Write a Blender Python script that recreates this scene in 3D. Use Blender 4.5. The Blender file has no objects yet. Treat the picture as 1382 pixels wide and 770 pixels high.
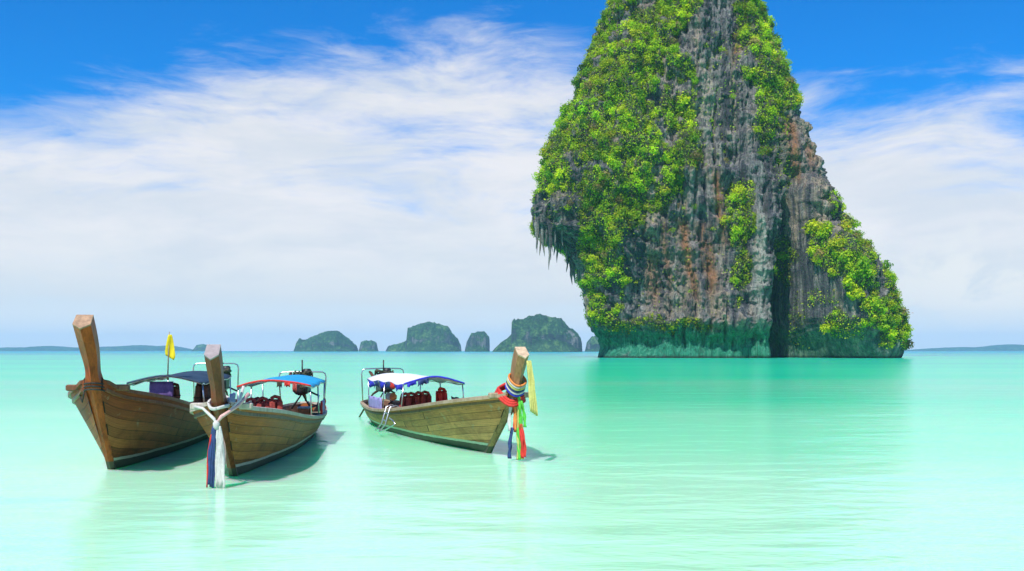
import bpy, math, random
import numpy as np
from mathutils import Vector, Matrix

# ------------------------------------------------------------------ camera, sky, sun, exposure
SC = bpy.context.scene
COL = SC.collection
CAM_H = 2.4
F = 1327.0                      # focal length in photo pixels (photo 1382 x 770)
HZ = 473.0                      # photo row of the horizon
cam = bpy.data.cameras.new('camera'); camo = bpy.data.objects.new('camera', cam); COL.objects.link(camo)
camo.location = (0, 0, CAM_H); camo.rotation_euler = (math.radians(90), 0, 0)
cam.sensor_width = 36; cam.lens = F / 1382 * 36; cam.shift_y = (HZ - 385) / 1382
cam.clip_start = 0.1; cam.clip_end = 60000
SC.camera = camo

SUN_EL, SUN_AZ = math.radians(55), math.radians(204)   # azimuth clockwise from +Y: behind the camera, to the left
sun_dir = Vector((math.sin(SUN_AZ) * math.cos(SUN_EL), math.cos(SUN_AZ) * math.cos(SUN_EL), math.sin(SUN_EL)))
sl = bpy.data.lights.new('sun', 'SUN'); sl.energy = 5.0; sl.angle = math.radians(0.5); sl.color = (1.0, 0.95, 0.87)
so = bpy.data.objects.new('sun', sl); COL.objects.link(so)
so.rotation_euler = sun_dir.to_track_quat('Z', 'Y').to_euler()

SC.view_settings.view_transform = 'Standard'; SC.view_settings.look = 'None'
SC.view_settings.exposure = 0.25; SC.view_settings.gamma = 1; SC.view_settings.use_curve_mapping = False
SC.cycles.max_bounces = 8; SC.cycles.transparent_max_bounces = 12; SC.cycles.volume_bounces = 1
SC.cycles.sample_clamp_indirect = 6

class NT:
    """small helper to write node trees"""
    def __init__(s, tree): s.t = tree; s.n = tree.nodes; s.l = tree.links; s.n.clear()
    def new(s, typ, **kw):
        n = s.n.new(typ)
        for k, v in kw.items(): setattr(n, k, v)
        return n
    def put(s, sock, v):
        if isinstance(v, bpy.types.NodeSocket): s.l.new(v, sock)
        elif isinstance(v, (tuple, list)) and len(v) == 3 and sock.type == 'RGBA': sock.default_value = (*v, 1)
        elif v is not None: sock.default_value = v
    def m(s, op, a, b=None, c=None, clamp=False):
        n = s.new('ShaderNodeMath', operation=op, use_clamp=clamp)
        s.put(n.inputs[0], a); s.put(n.inputs[1], b); s.put(n.inputs[2], c)
        return n.outputs[0]
    def vm(s, op, a, b=None):
        n = s.new('ShaderNodeVectorMath', operation=op); s.put(n.inputs[0], a); s.put(n.inputs[1], b)
        return n.outputs[0]
    def noise(s, vec, scale, detail=4, rough=0.55, dist=0.0, col=False):
        n = s.new('ShaderNodeTexNoise'); s.put(n.inputs['Vector'], vec); s.put(n.inputs['Scale'], scale)
        s.put(n.inputs['Detail'], detail); s.put(n.inputs['Roughness'], rough); s.put(n.inputs['Distortion'], dist)
        return n.outputs[1 if col else 0]
    def ss(s, x, a, b, lo=0.0, hi=1.0):
        n = s.new('ShaderNodeMapRange', interpolation_type='SMOOTHSTEP')
        s.put(n.inputs[0], x); s.put(n.inputs[1], a); s.put(n.inputs[2], b); s.put(n.inputs[3], lo); s.put(n.inputs[4], hi)
        return n.outputs[0]
    def mix(s, f, a, b, typ='MIX'):
        n = s.new('ShaderNodeMix', data_type='RGBA', blend_type=typ)
        s.put(n.inputs[0], f); s.put(n.inputs[6], a); s.put(n.inputs[7], b)
        return n.outputs[2]
    def ramp(s, f, stops):
        n = s.new('ShaderNodeValToRGB'); s.put(n.inputs[0], f); e = n.color_ramp.elements
        while len(e) < len(stops): e.new(0.5)
        for k, (p, c) in enumerate(stops): e[k].position = p; e[k].color = (*c, 1)
        return n.outputs[0]
    def scale(s, vec, sc):
        n = s.new('ShaderNodeMapping'); s.put(n.inputs[0], vec); n.inputs[3].default_value = sc
        return n.outputs[0]
    def xyz(s, v):
        n = s.new('ShaderNodeSeparateXYZ'); s.put(n.inputs[0], v); return n.outputs
    def comb(s, x, y, z):
        n = s.new('ShaderNodeCombineXYZ'); s.put(n.inputs[0], x); s.put(n.inputs[1], y); s.put(n.inputs[2], z); return n.outputs[0]
    def bump(s, h, strength, dist, normal=None):
        n = s.new('ShaderNodeBump'); s.put(n.inputs['Height'], h); s.put(n.inputs['Strength'], strength); s.put(n.inputs['Distance'], dist)
        if normal is not None: s.put(n.inputs['Normal'], normal)
        return n.outputs[0]

# world: Nishita sky with a procedural layer of thin cloud, all by direction
world = bpy.data.worlds.new('World'); SC.world = world; world.use_nodes = True
w = NT(world.node_tree)
sky = w.new('ShaderNodeTexSky', sky_type='NISHITA', sun_disc=False)
sky.sun_elevation = SUN_EL; sky.sun_rotation = SUN_AZ; sky.air_density = 1.0; sky.dust_density = 0.3; sky.ozone_density = 2.0
d = w.new('ShaderNodeTexCoord').outputs['Generated']
dx, dy, dz = w.xyz(d)
hor = w.m('SQRT', w.m('ADD', w.m('MULTIPLY', dx, dx), w.m('MULTIPLY', dy, dy)))
vv = w.m('DIVIDE', dz, w.m('MAXIMUM', hor, 0.05))           # tangent of the elevation
az = w.m('ARCTAN2', dx, dy)
plane = w.comb(w.m('DIVIDE', dx, w.m('ADD', w.m('MAXIMUM', dz, 0), 0.10)), w.m('DIVIDE', dy, w.m('ADD', w.m('MAXIMUM', dz, 0), 0.10)), 0.0)
av = w.comb(w.m('MULTIPLY', az, 1.0), w.m('MULTIPLY', vv, 2.0), 0.0)
warp = w.noise(av, 3.0, 3, 0.5, col=True)
avw = w.vm('ADD', av, w.vm('MULTIPLY', w.vm('SUBTRACT', warp, (0.5, 0.5, 0.5)), (0.25, 0.16, 0.0)))
# streaks that rise towards the right, as in thin high cloud
tilt = w.new('ShaderNodeMapping'); w.put(tilt.inputs[0], avw); tilt.inputs[2].default_value = (0, 0, -0.42); tilt.inputs[3].default_value = (1.0, 2.1, 1.0)
n_big = w.noise(tilt.outputs[0], 3.2, 7, 0.62, 0.2)
n_fine = w.noise(tilt.outputs[0], 11.0, 6, 0.65, 0.3)
n_mid = w.noise(avw, 5.0, 5, 0.55)
def bumpf(a0, v0, sa, sv):
    q = w.m('ADD', w.m('POWER', w.m('DIVIDE', w.m('SUBTRACT', az, a0), sa), 2.0), w.m('POWER', w.m('DIVIDE', w.m('SUBTRACT', vv, v0), sv), 2.0))
    return w.m('EXPONENT', w.m('MULTIPLY', q, -1.0))
cover = w.m('MULTIPLY', w.ss(vv, 0.02, 0.06), w.ss(vv, 0.37, 0.12))
cover = w.m('ADD', cover, w.m('MULTIPLY', bumpf(0.0, 0.31, 0.14, 0.06), 0.34))
cover = w.m('ADD', cover, w.m('MULTIPLY', bumpf(-0.22, 0.26, 0.16, 0.06), 0.42))
cover = w.m('SUBTRACT', cover, w.m('MULTIPLY', bumpf(-0.50, 0.28, 0.16, 0.07), 0.36))
cover = w.m('SUBTRACT', cover, w.m('MULTIPLY', bumpf(0.50, 0.17, 0.09, 0.045), 0.30))
cover = w.m('ADD', cover, w.m('MULTIPLY', bumpf(0.42, 0.09, 0.2, 0.05), 0.35))
cover = w.m('ADD', cover, w.m('MULTIPLY', w.ss(vv, 0.55, 1.0), 0.30))     # unseen cloud overhead, added to whiten the water's reflection
cl = w.m('ADD', w.m('ADD', w.m('MULTIPLY', n_big, 1.35), w.m('MULTIPLY', n_fine, 0.50)), w.m('MULTIPLY', cover, 0.92))
cl = w.ss(cl, 1.20, 1.80)
# small cumulus low over the horizon
cum = w.noise(w.comb(w.m('MULTIPLY', az, 9.0), w.m('MULTIPLY', vv, 26.0), 3.0), 1.6, 5, 0.6)
cum = w.m('MULTIPLY', w.m('MULTIPLY', w.ss(cum, 0.50, 0.66), w.m('MULTIPLY', w.ss(vv, 0.004, 0.016), w.ss(vv, 0.05, 0.022))), 0.62)
cl = w.m('MAXIMUM', cl, cum)
n_tone = w.noise(tilt.outputs[0], 4.5, 5, 0.6)
ccol = w.mix(w.ss(n_tone, 0.35, 0.66), (7.2, 7.5, 8.0), (8.8, 8.55, 8.6))
puff = w.noise(w.comb(w.m('MULTIPLY', az, 7.0), w.m('MULTIPLY', vv, 11.0), 8.0), 1.8, 6, 0.58, 0.3)
puffm = w.m('MULTIPLY', w.m('ADD', bumpf(0.46, 0.065, 0.13, 0.055), w.m('MULTIPLY', bumpf(-0.1, 0.09, 0.5, 0.04), 0.35)), w.ss(puff, 0.42, 0.56))
ccol = w.mix(w.ss(vv, 0.12, 0.03), ccol, (6.8, 7.4, 8.0))
ccol = w.mix(puffm, ccol, (8.5, 8.5, 8.4)); cl = w.m('MAXIMUM', cl, w.m('MULTIPLY', puffm, 0.95))
blue = w.mix(1.0, sky.outputs[0], (0.07, 0.80, 1.62), 'MULTIPLY')
low = w.mix(w.ss(vv, 0.14, 0.03), blue, (7.2, 7.9, 8.5))
skyc = w.mix(w.m('MULTIPLY', cl, 0.94), low, ccol)
bg = w.new('ShaderNodeBackground'); w.put(bg.inputs[0], skyc); bg.inputs[1].default_value = 0.088
w.l.new(bg.outputs[0], w.new('ShaderNodeOutputWorld').inputs[0])

# ------------------------------------------------------------------ helpers
def smooth(x, a, b):
    t = np.clip((np.asarray(x, float) - a) / (b - a), 0, 1); return t * t * (3 - 2 * t)
_rng = np.random.default_rng(7)
_perm = _rng.permutation(256); _perm = np.concatenate([_perm, _perm, _perm])
_grad = _rng.normal(size=(256, 3)); _grad /= np.linalg.norm(_grad, axis=1)[:, None]
def perlin(p):
    p = np.asarray(p, float); i = np.floor(p).astype(int); f = p - i; i &= 255
    u = f * f * f * (f * (f * 6 - 15) + 10); out = 0
    for a in (0, 1):
        for b in (0, 1):
            for c in (0, 1):
                h = _perm[_perm[_perm[(i[..., 0] + a) & 255] + ((i[..., 1] + b) & 255)] + ((i[..., 2] + c) & 255)] & 255
                g = _grad[h]; dv = f - np.array((a, b, c))
                wt = (u[..., 0] if a else 1 - u[..., 0]) * (u[..., 1] if b else 1 - u[..., 1]) * (u[..., 2] if c else 1 - u[..., 2])
                out = out + wt * (g * dv).sum(-1)
    return out * 1.5
def fbm(p, octv=4, gain=0.5, ridged=False):
    p = np.asarray(p, float); a, s, r = 1.0, 0.0, 0
    for k in range(octv):
        n = perlin(p * (2.03 ** k) + 17.3 * k)
        if ridged: n = 1 - 2 * np.abs(n)
        r = r + a * n; s += a; a *= gain
    return r / s
def inpoly(x, y, poly):
    ins = np.zeros(x.shape, bool); n = len(poly)
    for i in range(n):
        x1, y1 = poly[i]; x2, y2 = poly[(i + 1) % n]
        c = ((y1 > y) != (y2 > y)) & (x < (x2 - x1) * (y - y1) / ((y2 - y1) or 1e-9) + x1)
        ins ^= c
    return ins

def link(o, parent=None):
    COL.objects.link(o)
    if parent is not None: o.parent = parent
    return o
def tag(o, label=None, cat=None, group=None, kind=None):
    if label: o['label'] = label
    if cat: o['category'] = cat
    if group: o['group'] = group
    if kind: o['kind'] = kind
    return o
def empty(name, loc=(0, 0, 0), rz=0.0, parent=None):
    o = bpy.data.objects.new(name, None); o.location = loc; o.rotation_euler = (0, 0, rz); o.empty_display_size = 0.3
    return link(o, parent)
def np_mesh(name, verts, faces, mat=None, smooth_=True, parent=None):
    """mesh from numpy arrays; faces an (n,4) or (n,3) array"""
    me = bpy.data.meshes.new(name); verts = np.asarray(verts, np.float32); faces = np.asarray(faces, np.int32)
    n, k = faces.shape
    me.vertices.add(len(verts)); me.vertices.foreach_set('co', verts.ravel())
    me.loops.add(n * k); me.loops.foreach_set('vertex_index', faces.ravel())
    me.polygons.add(n); me.polygons.foreach_set('loop_start', np.arange(0, n * k, k, dtype=np.int32))
    me.update(calc_edges=True)
    me.polygons.foreach_set('use_smooth', np.full(n, smooth_))
    if mat: me.materials.append(mat)
    return link(bpy.data.objects.new(name, me), parent)

class MB:
    """collects shapes into one mesh; each face may carry uvs"""
    def __init__(s): s.v = []; s.f = []; s.uv = []; s.sm = []
    def face(s, idx, uv=None, sm=False): s.f.append(tuple(idx)); s.uv.append(uv); s.sm.append(sm)
    def box(s, c, size, rot=None, bev=0.0):
        hx, hy, hz = (q / 2 for q in size); R = rot or Matrix.Identity(3); c = Vector(c)
        b = min(bev, hx * .9, hy * .9, hz * .9)
        if b <= 0:
            b0 = len(s.v)
            for x in (-hx, hx):
                for y in (-hy, hy):
                    for z in (-hz, hz): s.v.append(c + R @ Vector((x, y, z)))
            for q in ((0, 1, 3, 2), (4, 6, 7, 5), (0, 4, 5, 1), (2, 3, 7, 6), (0, 2, 6, 4), (1, 5, 7, 3)): s.face([b0 + k for k in q])
        else:
            ring = []
            for z, ins in ((-hz, b), (-hz + b, 0), (hz - b, 0), (hz, b)):
                x, y = hx - ins, hy - ins
                pts = [(x, -y + b), (x, y - b), (x - b, y), (-x + b, y), (-x, y - b), (-x, -y + b), (-x + b, -y), (x - b, -y)]
                ring.append([c + R @ Vector((px, py, z)) for px, py in pts])
            s.loft(ring, closed=True, cap=True, sm=False)
        return s
    def loft(s, rings, closed=True, cap=False, sm=True, uvs=None):
        b0 = len(s.v); m = len(rings[0])
        for r in rings: s.v.extend(Vector(p) for p in r)
        for i in range(len(rings) - 1):
            for j in range(m if closed else m - 1):
                j2 = (j + 1) % m
                q = (b0 + i * m + j, b0 + i * m + j2, b0 + (i + 1) * m + j2, b0 + (i + 1) * m + j)
                uv = None
                if uvs is not None: uv = [uvs[i][j], uvs[i][j + 1], uvs[i + 1][j + 1], uvs[i + 1][j]]
                s.face(q, uv, sm)
        if cap:
            s.face([b0 + j for j in range(m)][::-1]); e = b0 + (len(rings) - 1) * m; s.face([e + j for j in range(m)])
        return s
    def tube(s, pts, r, n=7, cap=True):
        pts = [Vector(p) for p in pts]; rs = r if isinstance(r, (list, tuple)) else [r] * len(pts)
        rings = []; up = None
        for i, p in enumerate(pts):
            t = (pts[min(i + 1, len(pts) - 1)] - pts[max(i - 1, 0)]).normalized()
            if up is None or abs(t.dot(up)) > 0.97: up = Vector((0, 0, 1)) if abs(t.z) < 0.9 else Vector((1, 0, 0))
            a = t.cross(up).normalized(); b = a.cross(t).normalized(); up = b
            rings.append([p + (a * math.cos(2 * math.pi * k / n) + b * math.sin(2 * math.pi * k / n)) * rs[i] for k in range(n)])
        return s.loft(rings, True, cap, True)
    def lathe(s, c, prof, axis='Z', n=14, rot=None):
        R = rot or Matrix.Identity(3); c = Vector(c); rings = []
        for r, h in prof:
            ring = []
            for k in range(n):
                a = 2 * math.pi * k / n; q = (r * math.cos(a), r * math.sin(a), h)
                if axis == 'X': q = (h, q[0], q[1])
                if axis == 'Y': q = (q[0], h, q[1])
                ring.append(c + R @ Vector(q))
            rings.append(ring)
        return s.loft(rings, True, True, True)
    def sheet(s, grid, thick=0.0, sm=True):
        """grid[i][j] of points -> a sheet, given real thickness along its normals"""
        g = [[Vector(p) for p in row] for row in grid]; ni, nj = len(g), len(g[0])
        if thick <= 0: return s.loft(g, False, False, sm)
        nor = [[None] * nj for _ in range(ni)]
        for i in range(ni):
            for j in range(nj):
                a = g[min(i + 1, ni - 1)][j] - g[max(i - 1, 0)][j]; b = g[i][min(j + 1, nj - 1)] - g[i][max(j - 1, 0)]
                nn = a.cross(b); nor[i][j] = nn.normalized() if nn.length > 1e-9 else Vector((0, 0, 1))
        lo = [[g[i][j] - nor[i][j] * thick for j in range(nj)] for i in range(ni)]
        b0 = len(s.v); s.loft(g, False, False, sm); b1 = len(s.v); s.loft([r[::-1] for r in lo], False, False, sm)
        def A(i, j): return b0 + i * nj + j
        def B(i, j): return b1 + i * nj + (nj - 1 - j)
        for i in range(ni - 1):
            s.face((A(i, 0), A(i + 1, 0), B(i + 1, 0), B(i, 0))); s.face((A(i + 1, nj - 1), A(i, nj - 1), B(i, nj - 1), B(i + 1, nj - 1)))
        for j in range(nj - 1):
            s.face((A(0, j + 1), A(0, j), B(0, j), B(0, j + 1))); s.face((A(ni - 1, j), A(ni - 1, j + 1), B(ni - 1, j + 1), B(ni - 1, j)))
        return s
    def build(s, name, mat=None, parent=None, loc=None, rz=0.0):
        me = bpy.data.meshes.new(name); me.from_pydata([tuple(p) for p in s.v], [], s.f)
        if any(u is not None for u in s.uv):
            ul = me.uv_layers.new(name='UVMap'); k = 0
            for p, u in zip(me.polygons, s.uv):
                for q in range(p.loop_total):
                    if u is not None and q < len(u): ul.data[p.loop_start + q].uv = u[q]
        me.polygons.foreach_set('use_smooth', s.sm)
        if mat: me.materials.append(mat)
        o = bpy.data.objects.new(name, me); link(o, parent)
        if loc is not None: o.location = loc
        o.rotation_euler = (0, 0, rz)
        return o

def simple_mat(name, col, rough=0.6, metal=0.0, var=0.12, scale=6.0, bump=0.0, trans=0.0):
    m = bpy.data.materials.new(name); m.use_nodes = True; t = NT(m.node_tree)
    co = t.new('ShaderNodeTexCoord').outputs['Object']
    n = t.noise(co, scale, 5, 0.6); n2 = t.noise(co, scale * 5, 3, 0.6)
    f = t.m('ADD', t.m('MULTIPLY', n, 0.7), t.m('MULTIPLY', n2, 0.3))
    c = t.mix(t.ss(f, 0.3, 0.7), tuple(x * (1 - var * 1.6) for x in col), tuple(min(1, x * (1 + var)) for x in col))
    b = t.new('ShaderNodeBsdfPrincipled'); t.put(b.inputs['Base Color'], c); b.inputs['Roughness'].default_value = rough; b.inputs['Metallic'].default_value = metal
    if bump: t.put(b.inputs['Normal'], t.bump(f, 0.4, bump))
    out = b.outputs[0]
    if trans:
        tr = t.new('ShaderNodeBsdfTranslucent'); t.put(tr.inputs[0], c); mx = t.new('ShaderNodeMixShader'); mx.inputs[0].default_value = trans
        t.l.new(out, mx.inputs[1]); t.l.new(tr.outputs[0], mx.inputs[2]); out = mx.outputs[0]
    t.l.new(out, t.new('ShaderNodeOutputMaterial').inputs[0])
    return m

# ------------------------------------------------------------------ sea
def water_mat():
    m = bpy.data.materials.new('shallow_sea_water'); m.use_nodes = True; t = NT(m.node_tree)
    pos = t.new('ShaderNodeNewGeometry').outputs['Position']
    px, py, pz = t.xyz(pos)
    # the sea deepens away from the white sand shore; sandbanks break the change up
    bank = t.m('MULTIPLY', t.m('SUBTRACT', t.noise(t.scale(pos, (0.012, 0.03, 1)), 1.0, 4, 0.5), 0.5), 1.3)
    far = t.m('ADD', t.m('LOGARITHM', t.m('MAXIMUM', py, 4.0), 10.0), bank)
    c = t.ramp(t.m('DIVIDE', far, 4.0), [(0.0, (0.39, 0.79, 0.46)), (0.285, (0.33, 0.79, 0.43)), (0.335, (0.23, 0.76, 0.38)), (0.415, (0.10, 0.72, 0.30)), (0.50, (0.005, 0.76, 0.28)), (0.63, (0.004, 0.52, 0.26)), (0.72, (0.004, 0.22, 0.24)), (1.0, (0.004, 0.10, 0.20))])
    h1 = t.noise(t.scale(pos, (0.50, 1.1, 1)), 1.0, 4, 0.55, 0.4)
    h2 = t.noise(t.scale(pos, (0.10, 0.30, 1)), 1.0, 3, 0.5, 0.3)
    h3 = t.noise(t.scale(pos, (2.6, 4.6, 1)), 1.0, 3, 0.5)
    h = t.m('ADD', t.m('ADD', t.m('MULTIPLY', h1, 0.34), t.m('MULTIPLY', h2, 0.9)), t.m('MULTIPLY', h3, 0.05))
    nrm = t.bump(h, 1.0, t.m('MULTIPLY', t.ss(py, 30.0, 140.0, 0.20, 0.09), t.ss(t.m('SUBTRACT', px, t.m('MULTIPLY', bank, 3.0)), -2.5, 2.5, 0.62, 1.0)))      # calmer in the lee of the rock
    df = t.new('ShaderNodeBsdfPrincipled'); t.put(df.inputs['Base Color'], c); df.inputs['Specular IOR Level'].default_value = 0; df.inputs['Roughness'].default_value = 1
    df.inputs['Subsurface Weight'].default_value = 1.0; df.inputs['Subsurface Radius'].default_value = (0.12, 1.0, 0.42); df.inputs['Subsurface Scale'].default_value = 1.7   # light spreads through the milky water
    gl = t.new('ShaderNodeBsdfGlossy'); gl.inputs['Roughness'].default_value = 0.15; t.put(gl.inputs['Normal'], nrm)
    fr = t.new('ShaderNodeFresnel'); fr.inputs['IOR'].default_value = 1.333; t.put(fr.inputs['Normal'], nrm)
    mx = t.new('ShaderNodeMixShader'); t.put(mx.inputs[0], t.m('MINIMUM', t.m('MULTIPLY', fr.outputs[0], 1.0), t.m('MULTIPLY', t.ss(py, 300.0, 1500.0, 0.66, 0.36), t.ss(py, 18.0, 60.0, 0.68, 1.0))))   # a rippled surface never mirrors fully
    t.l.new(df.outputs[0], mx.inputs[1]); t.l.new(gl.outputs[0], mx.inputs[2])
    t.l.new(mx.outputs[0], t.new('ShaderNodeOutputMaterial').inputs[0])
    return m
WATER = water_mat()
S_ = 12000.0
tag(np_mesh('sea', [(-S_, -400, 0), (S_, -400, 0), (S_, 9400, 0), (-S_, 9400, 0)], [(0, 1, 2, 3)], WATER, False), kind='structure')

def W(px, py, d):
    """the point at depth d that the photo shows at column px, row py"""
    return Vector(((px - 691) / F * d, d, CAM_H + (HZ - py) / F * d))
# ------------------------------------------------------------------ the tall limestone rock
RD = 345.0; RM = RD / F
rock = empty('karst_rock', ((1010 - 691) * RM, RD, 0))
tag(rock, 'towering grey limestone sea rock draped in bright green shrubs, standing in the turquoise water', 'rock')
RX, RY = rock.location.x, rock.location.y

Lp = [(-75, 905), (-66, 880), (-50, 858), (-25, 840), (0, 828), (30, 808), (60, 800), (90, 788), (120, 778), (150, 764), (180, 745), (210, 735), (240, 726), (270, 720), (300, 717), (314, 719), (322, 732), (330, 748), (338, 760), (350, 770), (365, 777), (395, 786), (420, 790), (440, 797), (455, 805), (468, 810), (484, 806), (492, 805)]
Rp = [(-75, 945), (-66, 972), (-50, 990), (-25, 1005), (0, 1018), (30, 1039), (60, 1047), (90, 1059), (120, 1069), (150, 1077), (165, 1081), (180, 1089), (205, 1101), (225, 1109), (250, 1117), (270, 1128), (290, 1139), (320, 1157), (345, 1171), (370, 1187), (400, 1207), (430, 1222), (450, 1227), (465, 1226), (475, 1220), (484, 1214), (492, 1214)]
def rock_mesh(dL=0.0, dR=0.0):
    rows = np.concatenate([np.linspace(492, 300, 240), np.linspace(299, -66, 300), np.linspace(-67, -75, 6)])
    nf, nb = 760, 160
    tf = np.linspace(math.pi, 2 * math.pi, nf, endpoint=False); tb = np.linspace(0, math.pi, nb, endpoint=False)
    th = np.concatenate([tf, tb])                               # front half first, left to right
    c, s_ = np.cos(th), np.sin(th)
    cs = np.sign(c) * np.abs(c) ** 0.80; sn = np.sign(s_) * np.abs(s_) ** 0.72
    L = np.interp(rows, *zip(*Lp)); R = np.interp(rows, *zip(*Rp))
    L = L + dL; R = R + dR
    xm, hw = (L + R) / 2, (R - L) / 2
    hd = np.interp(rows, [-75, -66, -40, 0, 150, 300, 430, 450, 484, 492], [3, 9, 13, 17, 23, 27, 29, 27.5, 25.5, 25.5])
    PX = xm[:, None] + hw[:, None] * cs[None]; PY = np.repeat(rows[:, None], len(th), 1)
    X = (PX - 691) * RM; Z = CAM_H + (HZ - PY) * RM; Y = RD + hd[:, None] * sn[None]
    PX = 691 + X / Y * F; PY = HZ - (Z - CAM_H) / Y * F      # features are laid out as seen on the front of the rock
    front = np.clip(-sn, 0, 1)[None] ** 0.6
    # outward displacement in metres
    P = np.stack([X, Y, Z], -1)
    flute = fbm(P * np.array((0.085, 0.085, 0.014)), 4, 0.55, ridged=True)
    flute2 = fbm(P * np.array((0.33, 0.33, 0.03)) + 40, 3, 0.5, ridged=True)
    lumps = fbm(P * np.array((0.045, 0.045, 0.04)) + 9, 4, 0.5)
    rough = fbm(P * np.array((0.35, 0.35, 0.22)) + 70, 4, 0.6)
    ledge = fbm(P * np.array((0.06, 0.06, 0.24)) + 120, 3, 0.5)
    base_fade = smooth(PY, 482, 446)
    crack = np.clip(fbm(P * np.array((0.16, 0.16, 0.022)) + 210, 3, 0.5, ridged=True), 0, 1) ** 3
    crack2 = np.clip(fbm(P * np.array((0.42, 0.42, 0.16)) + 260, 3, 0.55, ridged=True), 0, 1) ** 2
    gm = 0.25 + 0.75 * smooth(fbm(P * np.array((0.035, 0.035, 0.022)) + 330, 3), -0.25, 0.3)       # fluted in places, blocky in others
    tn = fbm(P * np.array((0.075, 0.075, 0.05)) + 400, 4, 0.55) * 5; step = np.floor(tn) + smooth(tn - np.floor(tn), 0.35, 0.65)
    dsp = step * 1.5 * (1.2 - gm) * base_fade + flute * gm * 2.6 + flute2 * gm * 1.3 * base_fade + lumps * 6.5 * (0.3 + 0.7 * front) + rough * 1.7 * base_fade + np.abs(fbm(P * np.array((0.9, 0.9, 0.4)) + 600, 3, 0.6)) * 1.3 * base_fade + ledge * 2.4 * base_fade
    dsp = dsp - crack * gm * 6.5 * (0.25 + 0.75 * base_fade) * front - crack2 * 1.3 * base_fade + 1.3
    dsp = dsp - 1.0
    dsp += fbm(P * np.array((0.11, 0.11, 0.09)) + 510, 3, 0.5) * 5.0 * smooth(PX, 960, 900) * smooth(PY, 330, 280) * base_fade
    # the dark cleft between the main tower and the right-hand buttress
    cx = np.interp(PY, [190, 260, 330, 400, 484], [1074, 1076, 1078, 1086, 1096])
    cw = np.interp(PY, [200, 260, 320, 400, 484], [6, 13, 23, 32, 43])
    cleft = np.exp(-np.abs((PX - cx + lumps * 5) / cw) ** 4.0) * smooth(PY, 195, 290)
    dsp -= cleft * (15 + 22 * smooth(PY, 300, 400)) * front
    # the buttress stands forward, its back sloping up to the tower
    crest = np.interp(PX, [1080, 1095, 1130, 1170, 1215, 1240], [288, 300, 325, 365, 425, 460])
    but = smooth(PX, 1098, 1116) * smooth(PY, crest - 30, crest + 26)
    dsp += but * 13 * front
    # a pale pillar beside the cleft, an overhang lip above the notch cut by the waves
    dsp += np.exp(-((PX - (1030 + (PY - 400) * 0.03)) / 11) ** 4) * smooth(PY, 270, 320) * 2.6 * front
    dsp += np.exp(-((PY - 432) / 9.0) ** 2) * 1.6 * (1 - but) * front
    dsp -= np.exp(-((PY - 462) / 12.0) ** 2) * 2.0 * front
    # shelves that carry the shrubs on the left half
    dsp += np.exp(-((PX - 850) / 60) ** 2) * np.exp(-((PY - 230) / 90) ** 2) * 6 * front
    dsp += np.exp(-((PX - 820) / 22) ** 2) * np.exp(-((PY - 400) / 60) ** 2) * 4 * front
    dsp -= np.exp(-((PX - 905) / 45) ** 2) * np.exp(-((PY - 350) / 50) ** 2) * 3 * front
    wX = cs[None] / np.maximum(hw[:, None] * RM, 3); wY = sn[None] / np.maximum(hd[:, None], 3)
    ln = np.sqrt(wX ** 2 + wY ** 2); wX, wY = wX / ln, wY / ln
    top = smooth(PY, -75, -55)
    X = X + wX * dsp * top; Y = Y + wY * dsp * top
    Z = Z + (rough * 0.8 + ledge * 0.6) * base_fade * top
    nr, nt = X.shape
    PX = 691 + X / Y * F; PY = HZ - (Z - CAM_H) / Y * F
    V = np.stack([X - RX, Y - RY, Z], -1).reshape(-1, 3)
    i = np.arange(nr - 1)[:, None]; j = np.arange(nt)[None]; j2 = (j + 1) % nt
    Q = np.stack([i * nt + j, i * nt + j2, (i + 1) * nt + j2, (i + 1) * nt + j], -1).reshape(-1, 4)
    # summit cap
    V = np.vstack([V, V[(nr - 1) * nt:].mean(0) + np.array((0, 0, 0.4))]); tip = len(V) - 1
    k = np.arange(nt); cap = np.stack([(nr - 1) * nt + k, (nr - 1) * nt + (k + 1) % nt, np.full(nt, tip), np.full(nt, tip)], -1)
    return V, Q, cap[:, :3], PX, PY, front, cleft * front, but, (nr, nt), flute
V, Q, CAP, PX, PY, FRONT, CLEFT, BUT, (NR, NT_), FLUTE = rock_mesh()
dL = dR = 0.0                                # nearer faces look wider: pull the flanks in until the rock is as wide as it should be
for _ in range(2):
    yy = PY[:, NT_ // 2]; kern = np.ones(31) / 31
    eL = PX.min(1) - np.interp(np.linspace(0, 1, NR), np.linspace(0, 1, NR), np.interp(np.concatenate([np.linspace(492, 300, 240), np.linspace(299, -66, 300), np.linspace(-67, -75, 6)]), *zip(*Lp)))
    eR = PX.max(1) - np.interp(np.concatenate([np.linspace(492, 300, 240), np.linspace(299, -66, 300), np.linspace(-67, -75, 6)]), *zip(*Rp))
    sm_ = lambda e: np.convolve(np.pad(e, 15, mode='edge'), kern, 'valid')
    dL = dL - sm_(eL); dR = dR - sm_(eR)
    V, Q, CAP, PX, PY, FRONT, CLEFT, BUT, (NR, NT_), FLUTE = rock_mesh(dL, dR)

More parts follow.
